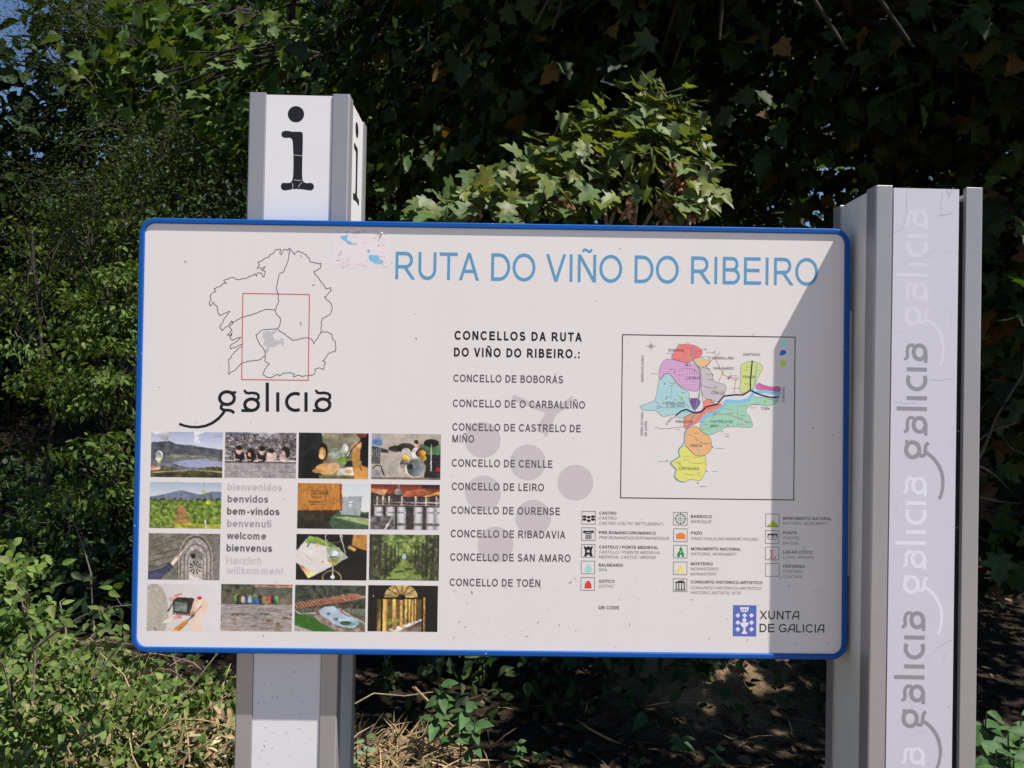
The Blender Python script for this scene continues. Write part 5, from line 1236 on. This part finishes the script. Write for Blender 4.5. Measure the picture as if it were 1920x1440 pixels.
# second maple, further back, whose lit twigs hang at the upper left
tree('maple_tree', 'maple behind the letter i post with sunlit twigs reaching left under the sky gap', 'tree', (-1.0, 6.2), (-.9, 6.0, 6.6),
     [((-.6, 6.0, 5.2), (2.6, 1.8, 1.7)), ((-2.0, 5.0, 4.2), (1.1, .8, .6)), ((.9, 5.6, 3.9), (1.9, 1.3, 1.3)), ((-.9, 5.4, 3.0), (1.3, 1.0, 1.0))],
     300, 17000, MAPLE_LOW, (.09, .15), [(.085, .15, .036), (.10, .165, .036), (.07, .125, .036), (.12, .17, .035), (.05, .09, .025)], M_leaf, 12, .15, bark=M_oak, targets=SPOTS, cl=(.27, .07), near=.7,
     extra=[tuple(A(px, py, Y)) for px, py, Y in ((220, 140, 4.9), (255, 150, 4.8), (290, 155, 4.8), (330, 160, 4.8), (370, 165, 4.9), (250, 120, 5.1), (300, 110, 5.1), (345, 120, 5.0), (400, 100, 5.2), (430, 60, 5.3), (360, 50, 5.2), (310, 30, 5.3), (400, 20, 5.3), (450, 130, 5.2), (360, 195, 4.9), (430, 200, 5.0), (290, 60, 5.2), (470, 30, 5.4))])
# dark trees filling the wood behind the sign
dk = [((.9, 8.2), 6.5, 'slender dark tree deep in the wood behind the young maple'), ((3.6, 7.6), 6.0, 'dark tree in the wood right of the young maple, pierced by specks of sky'), ((-1.9, 9.0), 6.6, 'dark tree in the wood behind the left end of the sign'), ((6.0, 7.0), 4.6, 'low dark tree at the right edge behind the lettered post')]
for k, ((x, y), h_, lb) in enumerate(dk):
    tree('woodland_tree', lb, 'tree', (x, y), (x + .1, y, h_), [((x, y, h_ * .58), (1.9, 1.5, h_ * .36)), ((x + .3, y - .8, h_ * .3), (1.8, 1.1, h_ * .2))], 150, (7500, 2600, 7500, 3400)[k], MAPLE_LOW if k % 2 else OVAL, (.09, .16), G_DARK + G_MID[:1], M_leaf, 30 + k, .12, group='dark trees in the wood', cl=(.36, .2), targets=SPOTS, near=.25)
# left: fine-leaved trees further off, in the sun
oaks = [((-5.0, 9.6), 7.8, 2.5, 'tall fine leaved oak filling the upper left below the patch of blue sky', 41), ((-8.3, 11.0), 5.5, 2.4, 'pale green oak at the far left edge', 42), ((-3.3, 8.0), 5.2, 1.7, 'shorter oak with bare dark boughs between the left edge and the letter i post', 43)]
for (x, y), h_, r_, lb, sd_ in oaks:
    tree('oak_tree', lb, 'tree', (x, y), (x + .2, y, h_), [((x, y, h_ * .66), (r_, r_ * .8, h_ * .33)), ((x + .4, y - .7, h_ * .36), (r_ * .9, r_ * .6, h_ * .22))], 290, 80000, CHIP if sd_ != 41 else SLIM, (.032, .062), G_OAK, M_leaf_matte, sd_, .15, group='oaks on the left', cl=(.30, .10), limbs=14, down=.3, bark=M_oak)
# left: bright shrubs in the middle distance
shr = [((-2.62, 4.2), [(200, 560), (160, 600), (235, 545)], .26, 'bright green shrub just left of the sign, its top level with the map'), ((-2.6, 3.7), [(180, 690), (215, 760), (120, 745), (235, 720)], .26, 'rounded shrub left of the sign at mid height'),
       ((-2.3, 3.3), [(190, 900), (225, 870), (165, 950), (215, 985), (130, 1010)], .24, 'dense leafy shrub left of the sign just above the brambles'), ((-3.7, 4.6), [(60, 440), (20, 480), (40, 600), (70, 690), (15, 560)], .30, 'loose dark green shrub at the left edge below the oaks'),
       ((-2.9, 5.2), [(215, 470), (240, 420), (150, 430)], .30, 'shaded shrub behind the upper left corner of the sign')]
for k, ((x, y), cs, r_, lb) in enumerate(shr):
    tree('shrub', lb, 'shrub', (x, y), tuple(A(*cs[0], y)), [(tuple(A(px, py, y + (i_ % 3 - 1) * .25)), (r_ * 1.25, r_, r_)) for i_, (px, py) in enumerate(cs)], 30, (2100, 2000, 2200, 900, 600)[k], OVAL, (.032, .062), [(.105, .16, .032), (.085, .14, .03), (.12, .17, .045)], M_leaf_matte, 60 + k, .03, group='shrubs left of the sign', bark=M_oak, cl=(.075, .04), limbs=7, shell=.55, part_name='foliage', targets=SPOTS, near=.6)
# a dark bush between the lettered post and the right edge
tree('dark_bush', 'dark climbing bush with a few rusty leaves right of the lettered post', 'bush', (2.0, 2.1), tuple(A(1885, 420, 2.1)), [(tuple(A(1890, 470, 2.1)), (.35, .35, .32)), (tuple(A(1900, 620, 2.2)), (.3, .3, .4)), (tuple(A(1890, 900, 2.3)), (.35, .3, .5))], 40, 1100, MAPLE, (.09, .15), G_DARK + G_MID + [(.12, .06, .03)], M_leaf, 71, .03, cl=(.14, .10), limbs=5, part_name='foliage')
# understorey behind the sign
for k, (px, py, Y, r_, lb) in enumerate(((700, 640, 3.6, .8, 'dark understorey bush hidden behind the left half of the sign'), (1250, 520, 3.8, .9, 'dark understorey bush behind the young maple'), (430, 470, 4.4, .55, 'shaded understorey bush at the upper left corner of the sign'), (1750, 700, 4.0, .9, 'dark understorey bush behind the lettered post'), (520, 1000, 3.4, .7, 'dark understorey bush low behind the letter i post'))):
    c = A(px, py, Y); tree('understorey_bush', lb, 'bush', (c[0], Y), tuple(c), [(tuple(c), (r_, .6, r_ * .8)), ((c[0], Y, max(.5, c[2] - .8)), (r_, .6, r_ * .6))], 50, 5200, OVAL, (.03, .055), G_DARK + G_MID[:1], M_leaf_matte, 80 + k, .04, group='understorey bushes', cl=(.25, .18), bark=M_oak, limbs=6, part_name='foliage')
# the far wood, one mass
g = np.random.default_rng(5)
n_ = 56000
ang = g.uniform(-1.05, 1.05, n_); dist = g.uniform(12.5, 19, n_)
fx, fy = dist * np.sin(ang), dist * np.cos(ang) - 1.7
fz_n = g.uniform(0, 6.28, n_)
topz = 9.5 + 1.2 * np.sin(fx * .9) + np.where((fx < -3), 1.5, 0) - np.where(fx / (fy + 1.74) < -.585 + .03 * np.sin(fz_n), 4.4, 0) - np.where((fx > 4.8) & (fx < 10), 5.2, 0)
fz = gh(fx, fy) + g.random(n_) ** .8 * (topz - gh(fx, fy))
P = np.stack([fx, fy, fz], -1)
D, Nn = leaf_dirs(P, (0, 30, 3), g, .4)
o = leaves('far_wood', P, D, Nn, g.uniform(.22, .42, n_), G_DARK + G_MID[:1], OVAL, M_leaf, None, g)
tag(o, 'dark mass of the wood closing the view behind everything', 'wood', kind='stuff')

# ------------------------------------------------------------------ the young maple behind the sign, in the sun
g = np.random.default_rng(21)
YM = 1.5
blobs = [(1210, 178, 34, 22), (1245, 205, 60, 34), (1180, 225, 50, 34), (1290, 235, 40, 34), (1120, 240, 46, 30), (1060, 245, 34, 24), (1225, 265, 70, 40), (1150, 280, 60, 34), (1080, 290, 50, 30), (1010, 295, 44, 28), (1290, 300, 36, 40), (960, 330, 46, 30), (1030, 340, 46, 28),
         (905, 355, 40, 26), (860, 385, 40, 26), (960, 385, 40, 26), (1060, 375, 36, 26), (810, 400, 34, 20), (1290, 370, 26, 36), (1330, 350, 20, 24), (1275, 395, 22, 22), (1140, 350, 44, 40), (1215, 340, 40, 40)]
P = []; W_ = []
for (px, py, rx, ry) in blobs:
    k = int(13 + rx * ry / 120)
    if py > 335 and 1080 < px < 1260: k = 12
    for _ in range(k):
        t = g.normal(0, .66, 2); P.append(A(px + rx * t[0], py + ry * t[1], YM + g.normal(0, .10) - (py - 170) * .0016)); W_.append((px, py))
P = np.array(P); base = np.array([*A(1130, 700, 2.6)[:2], 0]); bz = float(gh(base[0], base[1])) - .05
ym = empty('young_maple', (base[0], base[1], bz), 'sunlit young maple crown with hanging brown seed keys just above the sign', 'tree')
ctr = A(1130, 430, 1.8)
o_ = P - ctr; o_ /= np.linalg.norm(o_, axis=1, keepdims=True)
D = o_ * .55 + g.normal(0, .5, P.shape); D[:, 2] -= .55; D[:, 1] -= .35
Nn = np.array([[.45, -.55, 1.0]]) + o_ * .3 + g.normal(0, .36, P.shape)
leaves('crown', P, D, Nn, g.uniform(.055, .105, len(P)), [(.105, .155, .048), (.125, .175, .055), (.095, .14, .048), (.16, .19, .03), (.145, .18, .035)], MAPLE, M_leaf_gloss, ym, g, .22)
paths = []; tpz = A(1150, 470, 1.75)
tr = bend((base[0], base[1], bz), tpz, g, 8, .08); paths.append((tr, np.linspace(.022, .015, 8)))
for e in (A(1215, 190, YM), A(1300, 260, YM), A(1120, 250, YM), A(1010, 300, YM), A(890, 360, YM), A(820, 400, YM), A(1330, 350, YM), A(1230, 300, YM), A(960, 385, YM)):
    paths.append((bend(tr[6] + g.normal(0, .02, 3), e, g, 8, .13, .05), np.linspace(.013, .004, 8)))
tw = paths[:]
for (px, py), p in list(zip(W_, P))[::3]:
    cand = np.concatenate([q[0][3:] for q in tw[1:]]); a = cand[np.argmin(np.linalg.norm(cand - p, axis=1))]; paths.append((bend(a, p, g, 4, .15), np.linspace(.003, .0016, 4)))
tube_obj('trunk', paths, M_twig, ym, 6)
def keys(cs, name='seed_cluster'):
    for (px, py, r_, k) in cs:
        c = A(px, py, YM - .06 - (py - 170) * .0016); Pk = c + g.normal(0, 1, (k, 3)) * np.array([r_ * .3, r_ * .3, r_ * .55]); Dk = g.normal(0, .45, (k, 3)) + np.array([0, 0, -1.0]); Nk = g.normal(0, 1, (k, 3))
        leaves(name, Pk, Dk, Nk, g.uniform(.024, .045, k), [(.26, .13, .06), (.34, .20, .10), (.20, .09, .04), (.42, .28, .16)], CHIP, M_dry, ym, g)
keys([(890, 400, .035, 26), (1000, 355, .035, 22), (1060, 385, .045, 34), (1265, 325, .05, 40), (1268, 355, .05, 34), (1245, 395, .05, 44), (1290, 395, .04, 34), (1300, 340, .03, 22), (1175, 385, .05, 30), (965, 365, .03, 16), (1195, 210, .02, 10)])
# ------------------------------------------------------------------ ground growth
def gz(x, y): return float(gh(x, y))
# brambles, lower left: mounds of small leaves over canes
def mound(name, label, cat, spots, n, tmpl, size, cols, mat, seed, group=None, n_cane=10, part='foliage', spread=(.22, .22, .12), cane=None):
    g = np.random.default_rng(seed); c0 = np.mean([s[:3] for s in spots], 0)
    root = empty(name, (c0[0], c0[1], gz(c0[0], c0[1])), label, cat, group)
    P = []
    for (x, y, z, w_) in spots:
        k = int(n * w_ / sum(s[3] for s in spots)); cc_ = np.array([x, y, z]) + np.clip(g.normal(0, 1, (max(3, k // 11), 3)), -2, 2) * np.array(spread) * (.75 + .3 * w_)
        P.append(np.repeat(cc_, 11, 0) + g.normal(0, 1, (len(cc_) * 11, 3)) * np.array([.034, .034, .017]))
    P = np.concatenate(P); P = P[P[:, 2] > gh(P[:, 0], P[:, 1]) + .01]
    P = P[(P[:, 1] > .42) | (P[:, 0] < -.95)]
    D = g.normal(0, .8, P.shape); D[:, 2] -= .25; D[:, 1] -= .3; Nn = np.array([[.25, -.3, 1.0]]) + g.normal(0, .5, P.shape)
    leaves(part, P, D, Nn, g.uniform(*size, len(P)), cols, tmpl, mat, root, g, .3)
    paths = []
    for k in range(n_cane):
        s = spots[g.integers(0, len(spots))]; b = np.array([s[0] + g.normal(0, .12), s[1] + g.normal(0, .15), 0]); b[2] = gz(b[0], b[1]) - .02
        e = np.array(s[:3]) + g.normal(0, 1, 3) * np.array([.32, .25, .16]); e[2] = max(e[2], b[2] + .05); paths.append((bend(b, e, g, 8, .12, .18), np.linspace(.0045, .002, 8)))
    tube_obj('cane', paths, cane or M_cane, root, 5)
    return root
def sp(px, py, Y, w_=1.0):
    p = A(px, py, Y); return (p[0], p[1], p[2], w_)
GRN = [(.12, .19, .036), (.09, .16, .034), (.155, .22, .050), (.07, .125, .032), (.19, .24, .075)]
PALE = [(.16, .21, .06), (.12, .18, .045), (.24, .23, .11), (.10, .16, .04)]
mound('bramble', 'sunlit low bramble mound in the lower left corner', 'bramble', [sp(60, 1330, 1.05), sp(170, 1375, .95), sp(20, 1390, .95), sp(110, 1290, 1.15), sp(270, 1405, .95, .8), sp(60, 1425, .9), sp(200, 1430, .9, .7)], 3300, OVAL, (.016, .048), GRN + PALE, M_leaf_matte, 101, 'brambles', 26, spread=(.14, .14, .10))
mound('bramble', 'bramble mound below the lower left corner of the sign', 'bramble', [sp(215, 1300, 1.35), sp(310, 1345, 1.2), sp(140, 1265, 1.5), sp(390, 1400, 1.05, .6), sp(300, 1400, 1.1, .7)], 2500, OVAL, (.016, .046), GRN + PALE[:3], M_leaf_matte, 102, 'brambles', 26, spread=(.15, .14, .09))
mound('bramble', 'tall bramble at the left edge of the photo', 'bramble', [sp(10, 1130, 1.45), sp(25, 1200, 1.4), sp(60, 1245, 1.4, .8), sp(8, 1070, 1.6, .5)], 900, OVAL, (.03, .062), GRN, M_leaf_matte, 103, 'brambles', 14, spread=(.07, .12, .08))
mound('bramble', 'shaded bramble left of the letter i post', 'bramble', [sp(330, 1290, 1.9, .8), sp(400, 1320, 1.6, .6), sp(60, 1040, 2.4, .5)], 420, OVAL, (.02, .05), G_MID + GRN[:1], M_leaf_matte, 104, 'brambles', 10, spread=(.13, .12, .07))
mound('dry_weeds', 'tangle of dry brown stalks and pale leaves between the brambles and the letter i post', 'weeds', [sp(400, 1410, .95), sp(330, 1430, .9), sp(425, 1370, 1.0, .6), sp(250, 1432, .9, .5)], 420, LANCE, (.03, .07), [(.34, .25, .13), (.26, .18, .09), (.20, .20, .08), (.40, .32, .19)], M_dry, 105, None, 40, spread=(.10, .08, .05), cane=M_stick)
def cane(label, pts, rr_, sprigs, seed, mat=None, leafy=True):
    g = np.random.default_rng(seed); P3 = [A(*p) for p in pts]; b = P3[0]
    root = empty('bramble_cane', (b[0], b[1], gz(b[0], b[1])), label, 'bramble cane', 'arching bramble canes')
    pts3 = np.array(P3); t = np.linspace(0, len(pts3) - 1, 24); q = np.stack([np.interp(t, np.arange(len(pts3)), pts3[:, k]) for k in range(3)], 1)
    for _ in range(2): q[1:-1] = (q[:-2] + 2 * q[1:-1] + q[2:]) / 4
    foot = np.array([[b[0] - .03, b[1] + .02, gz(b[0], b[1]) - .02]]); q = np.concatenate([foot, q]); paths = [(q, np.linspace(rr_, rr_ * .45, len(q)))]
    for f_, k in sprigs:
        P, D, Nn = [], [], []
        a = q[int(f_ * (len(q) - 1))]; e = a + np.array([g.uniform(-.03, .05), g.uniform(-.04, .01), g.uniform(-.02, .06)]); paths.append((bend(a, e, g, 4), np.linspace(.0016, .0011, 4)))
        for _ in range(k):
            P.append(e + g.normal(0, .006, 3)); d = np.array([g.uniform(-1, 1), g.uniform(-.5, .3), g.uniform(-1, .6)]); D.append(d); Nn.append(np.array([.3, -.8, .7]) + g.normal(0, .3, 3))
        leaves('leaf_sprig', np.array(P), np.array(D), np.array(Nn), g.uniform(.03, .047, len(P)), GRN + PALE[:1], OVAL, M_leaf_matte, root, g)
    tube_obj('cane', paths, mat or M_cane, root, 6)
cane('thorny cane arching from the brambles to the left side of the sign', [(55, 1225, 1.0), (110, 1180, .95), (165, 1150, .9), (215, 1137, .85), (260, 1134, .8)], .0042, [(.55, 3), (.68, 4), (.78, 4), (.85, 3), (.4, 3)], 201)
cane('thin leaning stem below the lower left corner of the sign', [(175, 1275, .9), (205, 1235, .9), (228, 1205, .9), (236, 1185, .9)], .003, [(.9, 3), (.6, 2)], 202)
cane('upright cane with pale leaves at the left edge', [(66, 1230, .9), (50, 1160, .9), (36, 1110, .9), (12, 1090, .9)], .0032, [(.5, 5), (.65, 5), (.8, 5), (.95, 5), (.4, 4)], 203)
cane('dry brown cane lying over the brambles beside the letter i post', [(232, 1428, .85), (290, 1375, .85), (330, 1348, .85), (385, 1350, .85), (436, 1366, .9)], .004, [], 204, M_stick)
cane('pale straw stalk leaning against the letter i post', [(345, 1420, .8), (385, 1395, .8), (415, 1374, .8), (440, 1360, .8)], .003, [], 205, M_stick)

# broad-leaved plants along the foot of the sign
def plant(name, label, stems, seed, size, cols, foot_dy=.0, mat=None, cat='plant', group=None):
    """stems: list of (foot pixel, tip pixel, Y, leaves)"""
    g = np.random.default_rng(seed); f0 = A(*stems[0][0], stems[0][2]); root = empty(name, (f0[0], f0[1], gz(f0[0], f0[1])), label, cat, group)
    for (fp, tp_, Y, k) in stems:
        P, D, Nn = [], [], []; paths = []
        a = A(*fp, Y); a[2] = gz(a[0], a[1]) - .02 if foot_dy == 0 else a[2]; b = A(*tp_, Y - .04); p = bend(a, b, g, 10, .08); paths.append((p, np.linspace(.005, .0022, 10)))
        for i_ in range(k):
            f_ = 1 - (i_ / k) ** 1.2 * .42; x = p[int(f_ * 9)]; an = i_ * 2.4 + g.uniform(-.4, .4)
            d = np.array([math.cos(an), .8 * math.sin(an) - .25, g.uniform(-.35, .45)]); P.append(x); D.append(d); Nn.append(np.array([.25 - .4 * d[0], -.45, 1.0]) + g.normal(0, .2, 3))
        leaves('leaf_cluster', np.array(P), np.array(D), np.array(Nn), g.uniform(*size, len(P)), cols, OVAL, mat or M_leaf, root, g, .18)
        tube_obj('stem', paths, M_stem, root, 6)
M_stem = bark_material('green_stem', (.07, .10, .03), (.14, .16, .06), 30)
FR = [(.075, .15, .05), (.085, .165, .055), (.065, .13, .045)]
plant('nightshade_plant', 'fresh green broad leaved plant standing in the sun under the middle of the sign', [((850, 1440), (826, 1285), 1.35, 13), ((862, 1440), (872, 1318), 1.32, 13), ((880, 1440), (890, 1360), 1.3, 8), ((850, 1440), (815, 1340), 1.3, 7)], 301, (.055, .088), FR)
plant('nightshade_plant', 'lush glossy plant at the foot of the lettered post on its right', [((1850, 1500), (1850, 1335), .75, 15), ((1880, 1500), (1890, 1370), .7, 15), ((1860, 1500), (1868, 1405), .66, 14), ((1910, 1500), (1915, 1340), .85, 14), ((1835, 1500), (1838, 1395), .7, 10), ((1895, 1500), (1900, 1420), .62, 12)], 302, (.055, .09), FR)
plant('seedling', 'small shaded seedling with four leaves near the foot of the lettered post', [((1285, 1450), (1280, 1385), 1.5, 6)], 303, (.05, .07), FR, group='seedlings')
plant('seedling', 'pale seedling at the bottom edge right of the dark gap', [((1345, 1460), (1342, 1405), 1.4, 5)], 304, (.04, .055), FR, group='seedlings')
plant('seedling', 'wilted seedling beside the right side of the letter i post', [((690, 1440), (686, 1380), 1.15, 8), ((672, 1450), (668, 1410), 1.1, 8)], 305, (.03, .05), [(.16, .22, .13), (.10, .16, .06)], group='seedlings')
plant('seedling', 'bushy weed in the sun at the bottom centre of the photo', [((975, 1450), (972, 1392), 1.5, 12), ((1000, 1450), (1018, 1412), 1.45, 10), ((960, 1450), (962, 1420), 1.4, 10)], 306, (.026, .045), FR + PALE[:1], group='seedlings')
plant('seedling', 'small weed between the bottom centre and the dark gap', [((1200, 1455), (1198, 1425), 1.45, 9)], 307, (.02, .035), FR, group='seedlings')
# ivy hanging in the shade under the sign
def ivy(label, pts, r_, n, cols, seed):
    g = np.random.default_rng(seed); q = [A(*p) for p in pts]; f0 = q[-1]; root = empty('ivy_vine', (f0[0], f0[1], gz(f0[0], f0[1])), label, 'ivy', 'ivy strands under the sign')
    q = np.array(q); t = g.uniform(0, len(q) - 1, n); P = np.stack([np.interp(t, np.arange(len(q)), q[:, k]) for k in range(3)], 1) + g.normal(0, r_, (n, 3))
    D = g.normal(0, .6, P.shape); D[:, 2] -= .7; Nn = np.array([[.3, -.9, .6]]) + g.normal(0, .35, P.shape)
    tube_obj('stem', [(np.concatenate([q, [[f0[0], f0[1], gz(f0[0], f0[1]) - .02]]]), np.full(len(q) + 1, .006))], M_cane, root, 5)
    leaves('foliage', P, D, Nn, g.uniform(.022, .042, n), cols, OVAL, M_leaf_matte, root, g)
ivy('strand of bright ivy left of the sunlit bare earth', [(1310, 1215, 2.05), (1318, 1260, 2.03), (1325, 1300, 2.0), (1335, 1330, 1.98), (1322, 1370, 1.96)], .028, 190, G_YEL + GRN[:2], 401)
ivy('strand of ivy hanging below the middle of the sign', [(905, 1215, 2.3), (908, 1260, 2.3), (902, 1305, 2.3)], .024, 90, G_YEL + GRN[:1], 402)
ivy('faint strand of ivy right of the letter i post', [(722, 1220, 2.2), (726, 1270, 2.2), (708, 1310, 2.2)], .026, 90, G_MID, 403)
# dry sticks
def stick(label, a, b, r_, seed):
    g = np.random.default_rng(seed); p = bend(A(*a), A(*b), g, 9, .05); c = p.mean(0); o = tube_obj('fallen_stick', [(p, np.linspace(r_, r_ * .6, 9))], M_stick, None, 7)
    return tag(o, label, 'stick', 'fallen sticks')
stick('pale broken stick leaning through the green plant under the sign', (776, 1288, 1.28), (885, 1400, 1.42), .0065, 501)
stick('short thick dry stick lying below the green plant', (842, 1384, 1.38), (875, 1404, 1.42), .011, 502)
stick('bent dry stalk arching over the straw beside the letter i post', (735, 1404, 1.3), (775, 1386, 1.3), .005, 503)
stick('thin dry stalk sloping down towards the green plant', (773, 1386, 1.3), (832, 1410, 1.34), .005, 504)
stick('thin twig upright in the straw right of the letter i post', (748, 1385, 1.3), (752, 1434, 1.3), .005, 505)
# straw and leaf litter: nobody could count them
g = np.random.default_rng(55)
def scatter(n, boxes):
    P = []
    for (x0, x1, y0, y1, w_) in boxes:
        k = int(n * w_); x = g.uniform(x0, x1, k); y = g.uniform(y0, y1, k); P.append(np.stack([x, y, gh(x, y)], -1))
    return np.concatenate(P)
P = scatter(5200, [(-.65, -.22, .95, 1.5, .5), (-1.6, -.45, .75, 1.4, .38), (-.2, 1.6, 1.2, 1.9, .012)]); P[:, 2] += g.random(len(P)) ** 2 * .09
D = g.normal(0, 1, P.shape) * np.array([1, .7, .28]); Nn = g.normal(0, .5, P.shape) + np.array([0, -.3, 1])
BLADE = (np.array([(0, 0, 0), (.35, .018, .07), (.7, .016, .07), (1, 0, 0), (.7, -.016, .07), (.35, -.018, .07)]), np.array([(0, 1, 5), (1, 2, 5), (2, 4, 5), (2, 3, 4)]))
o = leaves('straw', P, D, Nn, g.uniform(.08, .26, len(P)), [(.36, .26, .14), (.27, .19, .10), (.44, .34, .20), (.18, .12, .07)], BLADE, M_dry, None, g); tag(o, 'dry straw strewn over the ground beside the letter i post', 'straw', kind='stuff')
P = scatter(5200, [(-3.5, 4, .9, 4.6, .85), (.2, 2.6, 1.2, 3.0, .15)]); P[:, 2] += .01
P = P[(((P[:, 0] - 1.0) / .36) ** 2 + ((P[:, 1] - 2.2) / .4) ** 2 > 1) | (g.random(len(P)) < .12)]
D = g.normal(0, 1, P.shape) * np.array([1, 1, .3]); Nn = g.normal(0, .35, P.shape) + np.array([0, 0, 1])
o = leaves('leaf_litter', P, D, Nn, g.uniform(.03, .08, len(P)), [(.05, .033, .02), (.07, .047, .028), (.035, .024, .015), (.15, .10, .06)], OVAL, M_dry, None, g); tag(o, 'brown fallen leaves covering the woodland floor', 'leaf litter', kind='stuff')
P = scatter(9000, [(-5.5, -1.5, 2.2, 6.5, .8), (-.5, 5, 3.0, 7.0, .25), (-.4, 1.8, 1.7, 3.2, .13)]); P[:, 2] += g.random(len(P)) * .35
D = g.normal(0, .8, P.shape); D[:, 2] += .1; Nn = np.array([[.2, -.3, 1.0]]) + g.normal(0, .5, P.shape)
o = leaves('ground_cover', P, D, Nn, g.uniform(.05, .10, len(P)), G_MID + G_DARK, OVAL, M_leaf_matte, None, g); tag(o, 'low green growth over the floor of the wood', 'undergrowth', kind='stuff')
P = scatter(2600, [(-2.4, -.62, .72, 1.7, .8), (-.55, -.2, 1.1, 1.5, .015)])
D = g.normal(0, .45, P.shape) + np.array([0, -.1, .9]); Nn = g.normal(0, .6, P.shape) + np.array([0, -1, .3])
o = leaves('grass', P, D, Nn, g.uniform(.08, .24, len(P)), [(.10, .17, .04), (.14, .20, .05), (.20, .22, .09), (.28, .24, .12)], BLADE, M_leaf_matte, None, g); tag(o, 'thin grass blades growing through the brambles', 'grass', kind='stuff')
